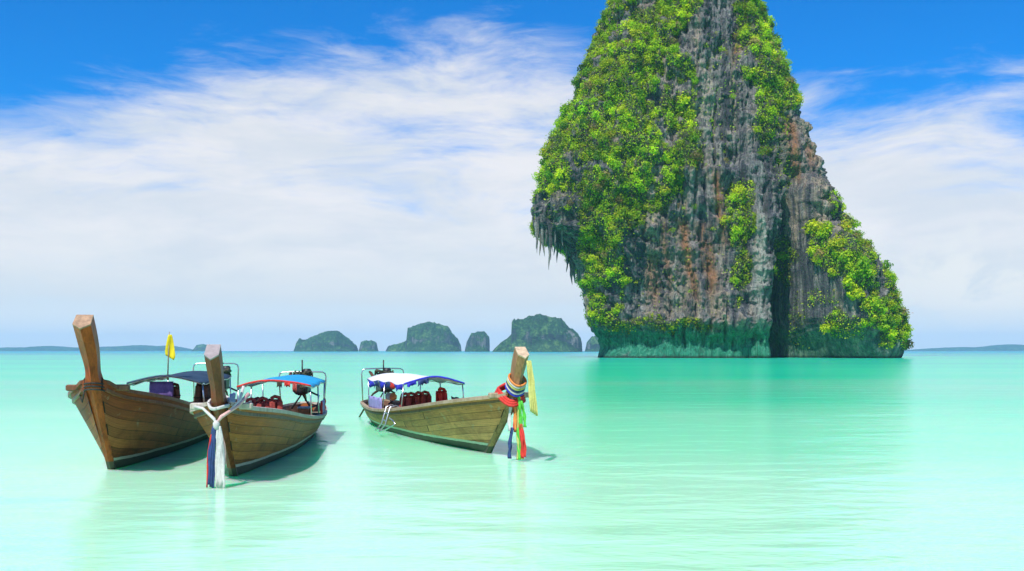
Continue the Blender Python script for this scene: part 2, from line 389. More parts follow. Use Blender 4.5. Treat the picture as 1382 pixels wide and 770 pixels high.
# where shrubs grow (stretches of the rock face, read from the photo)
veg_polys = [
    ([(835, -40), (960, -60), (940, 15), (925, 40), (905, 55), (918, 80), (945, 95), (935, 140), (945, 165), (940, 225), (915, 255), (905, 285), (870, 295), (845, 305), (835, 345), (848, 370), (843, 400), (830, 430), (800, 440), (790, 400), (785, 350), (785, 290), (770, 250), (705, 262), (712, 210), (730, 170), (750, 145), (770, 90), (785, 60), (800, 20)], 0.98),
    ([(992, -60), (1005, -40), (1040, -10), (1075, 60), (1088, 112), (1080, 140), (1062, 150), (1045, 195), (1030, 205), (1018, 175), (1022, 130), (1005, 95), (1000, 40)], 0.92),
    ([(985, 248), (1003, 242), (1020, 262), (1016, 330), (1008, 370), (1005, 410), (988, 425), (984, 385), (996, 340), (982, 290)], 0.8),
    ([(1083, 300), (1112, 306), (1150, 340), (1200, 366), (1236, 415), (1260, 450), (1240, 474), (1195, 462), (1196, 440), (1168, 432), (1172, 408), (1135, 384), (1105, 348)], 0.97),
    ([(1108, 262), (1140, 250), (1200, 325), (1206, 368), (1150, 342), (1130, 300)], 0.75),
    ([(1050, 318), (1072, 318), (1072, 380), (1050, 380)], 0.6),
    ([(1058, 395), (1084, 395), (1090, 470), (1066, 470)], 0.28),
    ([(800, 425), (960, 432), (950, 443), (880, 441), (800, 446)], 0.6),
    ([(1118, 425), (1160, 425), (1160, 455), (1118, 455)], 0.6),
    ([(1095, 385), (1135, 395), (1130, 420), (1095, 410)], 0.35),
    ([(735, 255), (790, 250), (785, 310), (740, 305)], 0.25),
    ([(940, 60), (1000, 40), (1000, 220), (945, 240)], 0.10),
    ([(1040, 170), (1064, 170), (1070, 240), (1050, 260)], 0.3),
    ([(850, 305), (1000, 240), (985, 430), (850, 430)], 0.045)]
dens = np.zeros(PX.shape)
_w = np.stack([PX * 0.035, PY * 0.035, PX * 0], -1); WX = PX + fbm(_w, 3) * 22; WY = PY + fbm(_w + 60, 3) * 22      # ragged edges
for poly, q in veg_polys: dens = np.maximum(dens, inpoly(WX, WY, poly) * q)
V3 = V[:-1].reshape(NR, NT_, 3)
patch = fbm(V3 * np.array((0.10, 0.10, 0.07)) + 300, 3, 0.5)
rockgap = smooth(patch + fbm(V3 * 0.25 + 90, 3) * 0.35, -0.36, -0.16)
isback = (np.arange(NT_) >= 760)[None] & np.ones((NR, 1), bool)
dens = np.where(isback, smooth(patch, -0.1, 0.2) * 0.8 * (PY < 440), dens * np.where(dens > 0.5, rockgap, 1.0))

def rock_material():
    m = bpy.data.materials.new('limestone'); m.use_nodes = True; t = NT(m.node_tree)
    pos = t.new('ShaderNodeNewGeometry').outputs['Position']
    at = lambda nm: t.new('ShaderNodeAttribute', attribute_name=nm).outputs['Fac']
    s1 = t.noise(t.scale(pos, (0.22, 0.22, 0.018)), 1.0, 7, 0.62, 0.5)
    s2 = t.noise(t.scale(pos, (0.9, 0.9, 0.05)), 1.0, 6, 0.65, 0.6)
    s3 = t.noise(pos, 0.35, 7, 0.68, 0.3)
    s4 = t.noise(t.scale(pos, (0.07, 0.07, 0.03)), 1.0, 4, 0.55)
    f = t.m('ADD', t.m('ADD', t.m('MULTIPLY', s1, 0.40), t.m('MULTIPLY', s2, 0.32)), t.m('MULTIPLY', s3, 0.28))
    c = t.ramp(f, [(0.36, (0.014, 0.017, 0.024)), (0.42, (0.055, 0.060, 0.072)), (0.48, (0.155, 0.152, 0.152)), (0.55, (0.30, 0.285, 0.26)), (0.65, (0.54, 0.50, 0.43))])
    c = t.mix(t.m('MULTIPLY', t.ss(t.m('ADD', t.m('MULTIPLY', s1, 0.6), t.m('MULTIPLY', s4, 0.4)), 0.49, 0.58), 0.75), c, t.mix(1.0, c, (1.20, 0.98, 0.74), 'MULTIPLY'))
    c = t.mix(t.m('MULTIPLY', t.ss(s4, 0.48, 0.36), 0.55), c, t.mix(1.0, c, (0.62, 0.72, 0.88), 'MULTIPLY'))
    s5 = t.noise(t.scale(pos, (0.42, 0.42, 0.011)), 1.0, 5, 0.6, 0.8)
    c = t.mix(t.m('MULTIPLY', t.ss(t.m('ADD', s5, t.m('MULTIPLY', t.m('SUBTRACT', s3, 0.5), 0.35)), 0.52, 0.60), 0.85), c, t.mix(s3, (0.010, 0.014, 0.022), (0.05, 0.06, 0.075)))     # black algae streaks
    c = t.mix(t.m('MULTIPLY', t.ss(t.m('ADD', s5, t.m('MULTIPLY', t.m('SUBTRACT', s3, 0.5), 0.4)), 0.42, 0.34), 0.6), c, t.mix(s3, (0.30, 0.29, 0.27), (0.60, 0.58, 0.52)))   # pale flowstone
    rust = t.m('MULTIPLY', t.m('MINIMUM', t.m('MULTIPLY', at('rust'), 1.3), 1.0), t.ss(t.m('ADD', t.m('MULTIPLY', s1, 0.5), t.m('MULTIPLY', s2, 0.5)), 0.36, 0.52))
    c = t.mix(rust, c, t.mix(s3, (0.22, 0.085, 0.028), (0.44, 0.24, 0.12)))
    c = t.mix(t.m('MULTIPLY', at('pale'), t.ss(s2, 0.30, 0.6)), c, t.mix(s3, (0.26, 0.29, 0.25), (0.52, 0.52, 0.44)))
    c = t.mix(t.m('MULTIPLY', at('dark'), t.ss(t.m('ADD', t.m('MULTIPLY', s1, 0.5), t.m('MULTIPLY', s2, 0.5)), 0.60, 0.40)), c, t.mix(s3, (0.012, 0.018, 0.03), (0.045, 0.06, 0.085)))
    soil = t.mix(s3, (0.025, 0.045, 0.012), (0.10, 0.12, 0.035))
    c = t.mix(t.m('MULTIPLY', at('moss'), t.ss(t.m('ADD', s3, t.m('MULTIPLY', s2, 0.3)), 0.45, 0.75)), c, soil)
    alg_shade = t.m('MULTIPLY', at('algae_shade'), t.ss(t.m('ADD', t.m('MULTIPLY', s3, 0.6), t.m('MULTIPLY', s1, 0.5)), 0.22, 0.55))
    c = t.mix(alg_shade, c, t.ramp(s2, [(0.3, (0.003, 0.085, 0.05)), (0.5, (0.008, 0.24, 0.14)), (0.7, (0.10, 0.40, 0.26))]))
    tide = t.m('MULTIPLY', t.ss(t.m('ADD', t.xyz(pos)[2], t.m('MULTIPLY', s3, 0.8)), 1.5, 0.7), 0.85)
    c = t.mix(tide, c, (0.010, 0.014, 0.012))
    b = t.new('ShaderNodeBsdfPrincipled'); t.put(b.inputs['Base Color'], c); b.inputs['Roughness'].default_value = 0.85
    h = t.m('ADD', t.m('ADD', t.m('MULTIPLY', s2, 1.0), t.m('MULTIPLY', s3, 1.1)), t.m('MULTIPLY', t.noise(pos, 1.5, 5, 0.7), 0.45))
    t.put(b.inputs['Normal'], t.bump(h, 1.0, 2.2))
    t.l.new(b.outputs[0], t.new('ShaderNodeOutputMaterial').inputs[0])
    return m
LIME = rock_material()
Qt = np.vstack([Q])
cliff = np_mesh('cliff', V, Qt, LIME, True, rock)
# close the summit
import bmesh
bm = bmesh.new(); bm.from_mesh(cliff.data); bm.verts.ensure_lookup_table()
for a, b_, c_ in CAP: bm.faces.new((bm.verts[a], bm.verts[b_], bm.verts[c_])).smooth = True
bm.to_mesh(cliff.data); bm.free()
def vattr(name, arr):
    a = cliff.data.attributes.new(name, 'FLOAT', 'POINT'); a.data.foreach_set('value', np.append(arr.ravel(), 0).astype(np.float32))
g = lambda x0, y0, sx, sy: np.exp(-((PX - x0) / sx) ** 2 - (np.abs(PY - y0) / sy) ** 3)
wob = fbm(np.stack([PX * 0.02, PY * 0.03, PX * 0], -1), 3) * 8
PXw = PX + wob
def streak(x0, x1, y0, y1, wd): # a stain running down the face
    xx = x0 + (x1 - x0) * np.clip((PY - y0) / (y1 - y0), 0, 1)
    return np.exp(-((PXw - xx) / wd) ** 2) * smooth(PY, y0 - 8, y0 + 12) * smooth(PY, y1 + 15, y1 - 25)
rust = np.maximum.reduce([streak(920, 940, 295, 405, 6), streak(952, 962, 320, 395, 8), 0.8 * streak(945, 950, 300, 330, 10), 0.7 * streak(898, 902, 300, 390, 5), 0.8 * streak(968, 978, 230, 330, 6),
                          0.95 * streak(1064, 1080, 160, 245, 9), 0.7 * streak(1004, 990, 20, 90, 5), 0.5 * streak(880, 885, 340, 420, 8), 0.6 * streak(1090, 1096, 190, 230, 8)])
vattr('rust', rust)
vattr('pale', np.maximum.reduce([1.1 * streak(1030, 1024, 285, 475, 9), 0.75 * streak(775, 788, 345, 400, 10), 0.5 * streak(960, 955, 60, 200, 14), 0.4 * streak(908, 912, 300, 430, 7)]) * FRONT)
vattr('algae_shade', smooth(PY + fbm(V3 * 0.12, 3) * 14, 434, 452) * (1 - 0.55 * BUT))  # green algae, with shade under the lip and water bounce painted in
vattr('dark', np.maximum.reduce([0.95 * g(745, 285, 45, 60), 0.9 * g(870, 350, 32, 75), 0.8 * g(915, 45, 16, 40), 0.7 * g(900, 330, 12, 90), 0.6 * g(1000, 330, 14, 110), 0.9 * g(1062, 380, 28, 130), 0.9 * g(1120, 400, 50, 80), 0.7 * g(1115, 240, 16, 60), 0.6 * streak(975, 970, 60, 220, 8), 0.6 * streak(950, 946, 240, 420, 6)]))  # dark stains on the rock, and the cleft's shade painted in
vattr('moss', smooth(dens, 0.1, 0.6))

# stalactites under the overhang on the left
vis = (FRONT > 0.02) & (np.arange(NT_) < 760)[None]
def surf(px, py):
    """front surface point (local to the rock) that the photo shows at px, py"""
    dd = np.where(vis, (PX - px) ** 2 + (PY - py) ** 2, 1e9); k = np.unravel_index(np.argmin(dd), dd.shape)
    return Vector(V3[k]), k
rs = random.Random(5)
sts = [(718, 296, 10, 2.0), (722, 302, 22, 2.6), (726, 306, 36, 3.2), (729, 306, 46, 3.0), (733, 308, 40, 3.4), (737, 310, 30, 3.0), (741, 312, 42, 3.2), (744, 312, 62, 2.6), (748, 316, 34, 3.2), (751, 318, 44, 2.8), (755, 320, 26, 3.0), (759, 326, 20, 2.6), (735, 302, 52, 2.2), (764, 330, 14, 2.4), (724, 296, 30, 2.2), (746, 306, 40, 3.4), (753, 308, 30, 3.2), (770, 352, 40, 4.2), (775, 358, 30, 4.0), (766, 350, 26, 2.6), (780, 362, 26, 3.0), (757, 314, 22, 2.6), (728, 300, 50, 1.8), (740, 304, 56, 2.0)]
for (px, py, ln, wd) in sts:
    p, _ = surf(px, py); p = p + Vector(((px - 691) * RM * 0 + rs.uniform(-.6, .6), rs.uniform(-1.0, 2.0), 0))
    n = 12; rings = []; h = ln * RM * 0.8; r0 = wd * RM * 0.75; ph = rs.uniform(0, 6)
    for k in range(13):
        q = k / 12; r = r0 * (1 - q) ** 0.75 * (1 + 0.22 * math.sin(q * 17 + ph)) + 0.05
        ox, oy = 0.35 * math.sin(q * 4 + ph) * q, 0.3 * math.cos(q * 5 + ph) * q
        rings.append([p + Vector((ox + r * (1 + .2 * math.sin(3 * a + ph)) * math.cos(a), oy + r * math.sin(a), 1.6 - q * (h + 1.6))) for a in (2 * math.pi * i / n for i in range(n))])
    MB().loft(rings, True, True, True).build('stalactite', LIME, rock)

# ------------------------------------------------------------------ foliage
def leaf_mat(name):
    m = bpy.data.materials.new(name); m.use_nodes = True; t = NT(m.node_tree)
    c = t.new('ShaderNodeAttribute', attribute_name='tint').outputs['Color']
    b = t.new('ShaderNodeBsdfPrincipled'); t.put(b.inputs['Base Color'], c); b.inputs['Roughness'].default_value = 0.55; b.inputs['Specular IOR Level'].default_value = 0.25
    tr = t.new('ShaderNodeBsdfTranslucent'); t.put(tr.inputs[0], t.mix(1.0, c, (1.2, 1.25, 0.6), 'MULTIPLY'))
    mx = t.new('ShaderNodeMixShader'); mx.inputs[0].default_value = 0.32
    t.l.new(b.outputs[0], mx.inputs[1]); t.l.new(tr.outputs[0], mx.inputs[2])
    t.l.new(mx.outputs[0], t.new('ShaderNodeOutputMaterial').inputs[0])
    return m
LEAF = leaf_mat('shrub_leaves')
def bush_cloud(centres, normals, radii, tints, rng, dens_=1.0, leaf=0.42):
    """leaf faces spread through a lumpy volume round each centre"""
    cnt = np.maximum(14, (95 * dens_ * (radii / 1.5) ** 1.9)).astype(int)
    idx = np.repeat(np.arange(len(centres)), cnt); N = len(idx)
    dr = rng.normal(size=(N, 3)); dr /= np.linalg.norm(dr, axis=1)[:, None]
    lob = fbm(dr * 2.1 + centres[idx] * 3.7, 2)
    rr = radii[idx] * (0.55 + 0.45 * rng.random(N) ** 0.6) * (1 + 1.1 * lob)
    p = centres[idx] + dr * rr[:, None] * np.array((1, 1, 0.82))
    nn = dr * 0.75 + rng.normal(size=(N, 3)) * 0.45 + np.array((0, 0, 0.35)); nn /= np.linalg.norm(nn, axis=1)[:, None]
    a = np.cross(nn, rng.normal(size=(N, 3))); a /= np.linalg.norm(a, axis=1)[:, None]; b = np.cross(nn, a)
    sz = leaf * (0.55 + 0.9 * rng.random(N)) * np.clip(radii[idx] / 1.5, 0.6, 1.25); wd = sz * (0.38 + .25 * rng.random(N))
    droop = nn * (sz * 0.22)[:, None]
    v = np.stack([p - a * sz[:, None] - droop, p - b * wd[:, None] + droop * .3, p + a * sz[:, None] - droop, p + b * wd[:, None] + droop * .3], 1).reshape(-1, 3)
    f = np.arange(N * 4).reshape(-1, 4)
    jit = 0.88 + 0.26 * rng.random((N, 1)); warm = (rng.random((N, 1)) < 0.025)
    col = tints[idx] * jit; col = np.where(warm, col * np.array((1.6, 0.95, 0.9)), col)
    return v, f, np.repeat(np.clip(col, 0, .8), 4, 0)
def bush_obj(name, v, f, col, parent=None, loc=None):
    o = np_mesh(name, v, f, LEAF, False, parent)
    a = o.data.color_attributes.new('tint', 'FLOAT_COLOR', 'POINT')
    a.data.foreach_set('color', np.hstack([col, np.ones((len(col), 1))]).astype(np.float32).ravel())
    if loc is not None: o.location = loc
    return o
rng = np.random.default_rng(21)
gx = np.gradient(V3, axis=1); gz = np.gradient(V3, axis=0); NOR = np.cross(gx, gz); AREA = np.linalg.norm(NOR, axis=2); NOR /= np.maximum(AREA, 1e-6)[..., None]
pal = np.array([(0.34, 0.50, 0.006), (0.46, 0.56, 0.008), (0.25, 0.44, 0.008), (0.10, 0.25, 0.010), (0.44, 0.48, 0.02), (0.26, 0.21, 0.07), (0.045, 0.11, 0.012)])
def pick(n, w_): return pal[rng.choice(len(pal), n, p=np.array(w_) / sum(w_))] * (0.8 + 0.4 * rng.random((n, 1)))
prob = (AREA * dens).ravel(); K = 4200
sel = rng.choice(prob.size, K, p=prob / prob.sum(), replace=False)
r_ = 0.5 + 1.15 * rng.random(K) ** 2.6
big = dens.ravel()[sel] > 0.7; r_ = np.where(big, r_ * 1.22, r_ * 0.75)
cen = V3.reshape(-1, 3)[sel] + NOR.reshape(-1, 3)[sel] * (r_ * 0.35)[:, None] + np.array((0, 0, 0.3))
tone = fbm(cen * 0.06 + 55, 3)
tin = pick(K, (7, 3.4, 5, 1.6, 1.2, 0.7, 0.8)) * (1 + 1.0 * tone)[:, None]
small_dry = (~big) & (rng.random(K) < 0.35); tin[small_dry] = pick(small_dry.sum(), (1, 1, 0, 0, 3, 4, 0)) * 0.9
b1 = bush_cloud(cen, None, r_, tin, rng, 1.7, 0.30)
# creepers and low growth: single leaves close to the rock between the shrubs
pr2 = (AREA * np.where(dens > 0.3, dens, dens * 0.5) * smooth(patch + fbm(V3 * 0.25 + 90, 3) * 0.35, -0.44, -0.2)).ravel(); K2 = 140000
s2_ = rng.choice(pr2.size, K2, p=pr2 / pr2.sum())
pc = V3.reshape(-1, 3)[s2_] + rng.normal(size=(K2, 3)) * 0.35 + NOR.reshape(-1, 3)[s2_] * (rng.random((K2, 1)) * 0.7)
lump2 = fbm(pc * 0.5 + 77, 2); tone2 = fbm(pc * 0.06 + 55, 3)
nn = NOR.reshape(-1, 3)[s2_] * 0.8 + rng.normal(size=(K2, 3)) * 0.6 + np.array((0, -.1, .5)); nn /= np.linalg.norm(nn, axis=1)[:, None]
ta = np.cross(nn, rng.normal(size=(K2, 3))); ta /= np.linalg.norm(ta, axis=1)[:, None]; tb_ = np.cross(nn, ta)
sz = (0.18 + 0.26 * rng.random((K2, 1)))
pc = pc + nn * (lump2[:, None] * 0.7)
v2 = np.stack([pc - ta * sz, pc - tb_ * sz * .5, pc + ta * sz, pc + tb_ * sz * .5], 1).reshape(-1, 3)
c2 = pick(K2, (5, 2.0, 6, 3, 1.2, 1.6, 1.0)) * (0.92 + 1.0 * tone2 + 0.6 * lump2)[:, None]
vv_ = np.vstack([b1[0], v2]); ff_ = np.arange(len(vv_)).reshape(-1, 4); cc_ = np.vstack([b1[2], np.repeat(np.clip(c2, 0, .8), 4, 0)])
fol = bush_obj('cliff_shrubs', vv_, ff_, cc_, loc=rock.location)
tag(fol, 'bright green shrubs and creepers covering ledges of the tall limestone rock', 'shrubs', kind='stuff')

# rounded shrubs that stand out one by one on the right-hand buttress and ridge
spots = [(1094, 312, 2.6, 1, 'bright green shrub at the upper left end of the right buttress slope'),
         (1112, 318, 2.8, 0, 'dense green shrub near the head of the right buttress, beside its uppermost shrub'),
         (1128, 334, 3.0, 4, 'yellow green rounded shrub on the upper slope of the right buttress'),
         (1146, 350, 3.1, 0, 'broad green shrub halfway down the right buttress slope'),
         (1166, 372, 3.2, 2, 'deep green shrub on the middle of the right buttress slope'),
         (1183, 384, 3.0, 1, 'light green shrub at the right edge of the buttress, halfway down'),
         (1150, 392, 2.7, 1, 'light green shrub below the middle of the buttress slope, over bare grey rock'),
         (1178, 412, 3.1, 0, 'large green shrub low on the right buttress, above its foot'),
         (1204, 418, 3.0, 2, 'dark green shrub at the lower right edge of the buttress'),
         (1198, 440, 3.2, 3, 'dark bushy shrub at the foot of the buttress close to the water'),
         (1220, 446, 2.6, 1, 'outermost shrub at the right foot of the rock, overhanging the sea'),
         (1128, 442, 2.6, 1, 'rounded shrub alone on bare grey rock low on the buttress, nearest the cleft'),
         (1166, 436, 2.0, 0, 'small rounded shrub on bare rock low on the buttress, right of the lone larger one'),
         (1168, 346, 2.2, 3, 'dark olive shrub jutting from the right ridge against the sky'),
         (1060, 350, 2.6, 2, 'dark green shrub growing inside the shadowed cleft')]
for px, py, r, ti, lab in spots:
    p, k = surf(px, py); n = Vector(NOR[k]); c = p + n * r * 0.4
    m_ = 5; off = rng.normal(size=(m_, 3)) * r * 0.42; rad = r * (0.45 + 0.3 * rng.random(m_)); rad[0] = r * 0.75; off[0] = 0
    v, f, col = bush_cloud(off + np.array((0, 0, r * 0.35)), None, rad, np.repeat(pal[ti][None], m_, 0) * (0.85 + .3 * rng.random((m_, 1))), rng)
    o = empty('shrub', rock.location + p); tag(o, lab, 'shrub', 'rounded shrubs on the right buttress')
    bush_obj('foliage', v, f, col, o)
    q = n * r * 0.45 + Vector((0, 0, r * 0.3))
    MB().tube([-n * 0.5, n * 0.3 + Vector((0, 0, .1)), q], [0.16, 0.13, 0.05], 6).build('stem', simple_mat('shrub_wood', (0.10, 0.075, 0.05)) if 'shrub_wood' not in bpy.data.materials else bpy.data.materials['shrub_wood'], o)

# ------------------------------------------------------------------ far islands and hills
def island_mat():
    m = bpy.data.materials.new('wooded_island'); m.use_nodes = True; t = NT(m.node_tree)
    ge = t.new('ShaderNodeNewGeometry'); pos = ge.outputs['Position']; nz = t.xyz(ge.outputs['Normal'])[2]
    a = t.noise(pos, 0.035, 7, 0.65); b_ = t.noise(pos, 0.15, 5, 0.7); s = t.noise(t.scale(pos, (0.06, 0.06, 0.012)), 1.0, 5, 0.6)
    green = t.ramp(t.m('ADD', t.m('MULTIPLY', a, 0.5), t.m('MULTIPLY', b_, 0.5)), [(0.38, (0.006, 0.030, 0.018)), (0.52, (0.022, 0.085, 0.032)), (0.63, (0.12, 0.24, 0.07))])
    cl = t.ramp(s, [(0.35, (0.008, 0.022, 0.026)), (0.52, (0.035, 0.06, 0.06)), (0.64, (0.20, 0.21, 0.19))])
    c = t.mix(t.ss(t.m('ADD', nz, t.m('MULTIPLY', t.m('SUBTRACT', a, 0.5), 1.1)), 0.28, 0.12), green, cl)
    p = t.new('ShaderNodeBsdfPrincipled'); t.put(p.inputs['Base Color'], c); p.inputs['Roughness'].default_value = 0.9
    t.put(p.inputs['Normal'], t.bump(t.m('ADD', b_, a), 1.0, 8.0))
    t.l.new(p.outputs[0], t.new('ShaderNodeOutputMaterial').inputs[0]); return m
ISL = island_mat()
def island(name, prof, D, label=None, cat=None, group=None, kind=None, depth=0.55, nx=170, ny=90, pw=0.45, amp=1.0):
    m = D / F; xs = np.array([p[0] for p in prof], float); ys = np.array([p[1] for p in prof], float)
    u = np.linspace(xs[0], xs[-1], nx); H = np.maximum(0, (HZ - np.interp(u, xs, ys)) * m + CAM_H)
    x = (u - 691) * m; cx = (xs[0] + xs[-1]) / 2; cx = (cx - 691) * m; half = (xs[-1] - xs[0]) / 2 * m
    e = 1 - ((x - cx) / half) ** 2; R = depth * half * np.sqrt(np.clip(e, 0.02, 1)) * (0.6 + 0.4 * H / H.max())
    t = np.linspace(-1, 1, ny)
    yy = R[:, None] * t[None]; fz = 0.62 * np.clip(1 - np.abs(t / 0.66) ** 3, 0, 1) ** pw + 0.38 * np.clip(1 - np.abs(t) ** 1.3, 0, 1) ** 0.8
    Pn = np.stack([np.repeat(x[:, None], ny, 1) / m, yy / m, np.zeros((nx, ny))], -1)
    nz_ = fbm(Pn * 0.09 + xs[0], 4, 0.55); n2 = fbm(Pn * 0.35 + 5 + xs[0], 3, 0.6)
    Zz = H[:, None] * fz[None] * (1 + 0.30 * amp * nz_ * np.minimum(1, 3 * np.abs(t))[None]) + (n2 * 1.9 + nz_ * 1.6) * m * amp * (fz[None] ** 0.5) * np.minimum(1, H / (4 * m))[:, None]
    Zz[:, 0] = Zz[:, -1] = -2; Zz[0] = Zz[-1] = -2
    yy = yy + n2 * 1.6 * m * amp
    Vv = np.stack([np.repeat((x - cx)[:, None], ny, 1), yy, Zz], -1).reshape(-1, 3)
    i = np.arange(nx - 1)[:, None]; j = np.arange(ny - 1)[None]
    Fq = np.stack([i * ny + j, (i + 1) * ny + j, (i + 1) * ny + j + 1, i * ny + j + 1], -1).reshape(-1, 4)
    o = np_mesh(name, Vv, Fq, ISL, True); o.location = (cx, D, 0); tag(o, label, cat, group, kind); return o
GI = 'wooded islands on the horizon'
island('island', [(396, 474), (400, 462), (404, 456), (408, 458), (418, 457), (430, 450), (444, 446), (456, 446), (464, 452), (474, 460), (481, 466), (484, 474)], 3000, 'leftmost wooded island on the horizon with a low stepped left end', 'island', GI)
island('island', [(484, 474), (487, 462), (493, 459), (502, 459), (508, 462), (511, 474)], 3150, 'smallest low islet on the horizon, at the right foot of the leftmost island', 'island', GI)
island('island', [(520, 474), (524, 467), (540, 463), (549, 460), (551, 442), (562, 440), (570, 436), (580, 434), (594, 437), (604, 440), (611, 450), (618, 457), (622, 466), (623, 474)], 2700, 'broad domed island on the horizon with a low tail on its left', 'island', GI)
island('island', [(627, 474), (630, 461), (636, 450), (645, 447), (654, 448), (660, 454), (662, 464), (661, 474)], 2500, 'small steep round island alone between the two broad islands', 'island', GI, depth=0.8)
island('island', [(664, 474), (672, 466), (682, 458), (690, 452), (689, 438), (694, 432), (706, 431), (714, 426), (728, 424), (742, 427), (758, 430), (768, 442), (777, 448), (784, 456), (786, 466), (786, 474)], 2050, 'largest dark green island on the horizon, nearest the tall rock', 'island', GI)
island('island', [(789, 474), (792, 462), (798, 455), (806, 452), (818, 450), (832, 455), (840, 474)], 2600, 'blue green islet peeping out behind the left foot of the tall rock', 'island', GI)
island('island', [(258, 474.5), (262, 470), (266, 465), (274, 464), (288, 467), (294, 471), (297, 474.5)], 5200, 'tiny pale islet far off behind the prow with the white ribbons', 'island', GI, amp=.5)
island('hills', [(-160, 474), (-90, 469), (-20, 470), (20, 468.5), (50, 469), (66, 466.5), (82, 468), (110, 469), (140, 468), (165, 467), (190, 465.5), (212, 467), (228, 466), (246, 469), (262, 472), (275, 474)], 7500, kind='structure', nx=260, amp=.35)
island('hills', [(1205, 474), (1240, 471), (1275, 469), (1300, 468), (1318, 469), (1340, 466.5), (1360, 464.5), (1382, 465.5), (1420, 466), (1480, 463), (1540, 470), (1580, 474)], 7500, kind='structure', nx=260, amp=.35)

# ------------------------------------------------------------------ haze: the air itself
def haze():
    m = bpy.data.materials.new('sea_haze'); m.use_nodes = True; t = NT(m.node_tree)
    v = t.new('ShaderNodeVolumePrincipled'); v.inputs['Color'].default_value = (0.38, 0.72, 0.97, 1); v.inputs['Density'].default_value = 0.00008; v.inputs['Anisotropy'].default_value = 0.0
    t.l.new(v.outputs[0], t.new('ShaderNodeOutputMaterial').inputs['Volume'])
    b = MB().box((0, 4550, 79), (24600, 10100, 166)); o = b.build('haze', m); tag(o, 'pale haze over the sea', 'haze', kind='stuff')
haze()
# ------------------------------------------------------------------ longtail boats
def wood_mat(name, light, dark, top, grain=1.0, sheen=0.45, rows=10, wear=0.5):
    """planked hull: uv u = metres along the hull, v = girth fraction * rows"""
    m = bpy.data.materials.new(name); m.use_nodes = True; t = NT(m.node_tree)
    uv = t.new('ShaderNodeUVMap', uv_map='UVMap').outputs[0]; ob = t.new('ShaderNodeTexCoord').outputs['Object']
    br = t.new('ShaderNodeTexBrick'); t.put(br.inputs['Vector'], uv); br.offset = 0.37; br.offset_frequency = 2
    for k, v in (('Scale', 1.0), ('Mortar Size', 0.022), ('Mortar Smooth', 0.25), ('Bias', 0.0), ('Brick Width', 4.7), ('Row Height', 1.0)): br.inputs[k].default_value = v
    br.inputs['Color1'].default_value = (0, 0, 0, 1); br.inputs['Color2'].default_value = (1, 1, 1, 1); br.inputs['Mortar'].default_value = (0.5, 0.5, 0.5, 1)
    plank = t.xyz(br.outputs['Color'])[0]; seam = br.outputs['Fac']
    g = t.noise(t.scale(uv, (1.3, 7.0, 1)), 1.6, 6, 0.62, 0.5)
    blot = t.noise(ob, 1.5, 6, 0.66, 0.6); fine = t.noise(ob, 9.0, 5, 0.7)
    f = t.m('ADD', t.m('ADD', t.m('MULTIPLY', g, 0.5 * grain), t.m('MULTIPLY', blot, 0.55)), t.m('MULTIPLY', t.m('SUBTRACT', plank, 0.5), 0.22))
    c = t.ramp(f, [(0.34, dark), (0.52, tuple((a + b) / 2 for a, b in zip(dark, light))), (0.68, light), (0.85, tuple(min(1, x * 1.35) for x in light))])
    v = t.xyz(uv)[1]
    band = t.ss(t.m('ADD', v, t.m('MULTIPLY', t.m('SUBTRACT', blot, 0.5), 3.0)), rows * 0.52, rows * 0.86)
    c = t.mix(t.m('MULTIPLY', band, 0.8), c, t.mix(1.0, t.mix(g, tuple(x * 0.5 for x in top), tuple(x * 1.3 for x in top)), t.ramp(f, [(0.3, (0.5, 0.5, 0.5)), (0.7, (1.1, 1.1, 1.1))]), 'MULTIPLY'))
    c = t.mix(t.m('MULTIPLY', t.ss(fine, 0.60, 0.72), wear), c, tuple(x * 0.35 for x in dark))
    c = t.mix(t.m('MULTIPLY', t.ss(t.noise(ob, 3.2, 5, .7), 0.58, 0.70), wear * .7), c, (0.34, 0.31, 0.23))
    x, y, z = t.xyz(ob)
    zz = t.m('ADD', t.m('SUBTRACT', z, t.m('MULTIPLY', x, 0.006)), t.m('MULTIPLY', t.m('SUBTRACT', blot, 0.5), 0.05))
    c = t.mix(seam, c, tuple(q * 0.22 for q in dark))
    c = t.mix(t.ss(zz, 0.245, 0.235), c, t.mix(fine, (0.36, 0.34, 0.27), (0.62, 0.60, 0.50)))        # pale boot stripe
    c = t.mix(t.ss(zz, 0.185, 0.178), c, t.mix(blot, (0.045, 0.04, 0.032), (0.13, 0.115, 0.085)))     # dark bottom paint
    c = t.mix(t.m('MULTIPLY', t.ss(zz, 0.08, 0.0), 0.8), c, (0.015, 0.03, 0.02))
    b = t.new('ShaderNodeBsdfPrincipled'); t.put(b.inputs['Base Color'], c)
    t.put(b.inputs['Roughness'], t.m('ADD', sheen, t.m('MULTIPLY', g, 0.25))); b.inputs['Specular IOR Level'].default_value = 0.25
    h = t.m('SUBTRACT', t.m('ADD', t.m('MULTIPLY', g, 0.35), t.m('MULTIPLY', fine, 0.2)), t.m('MULTIPLY', seam, 1.0))
    t.put(b.inputs['Normal'], t.bump(h, 0.8, 0.02))
    t.l.new(b.outputs[0], t.new('ShaderNodeOutputMaterial').inputs[0]); return m
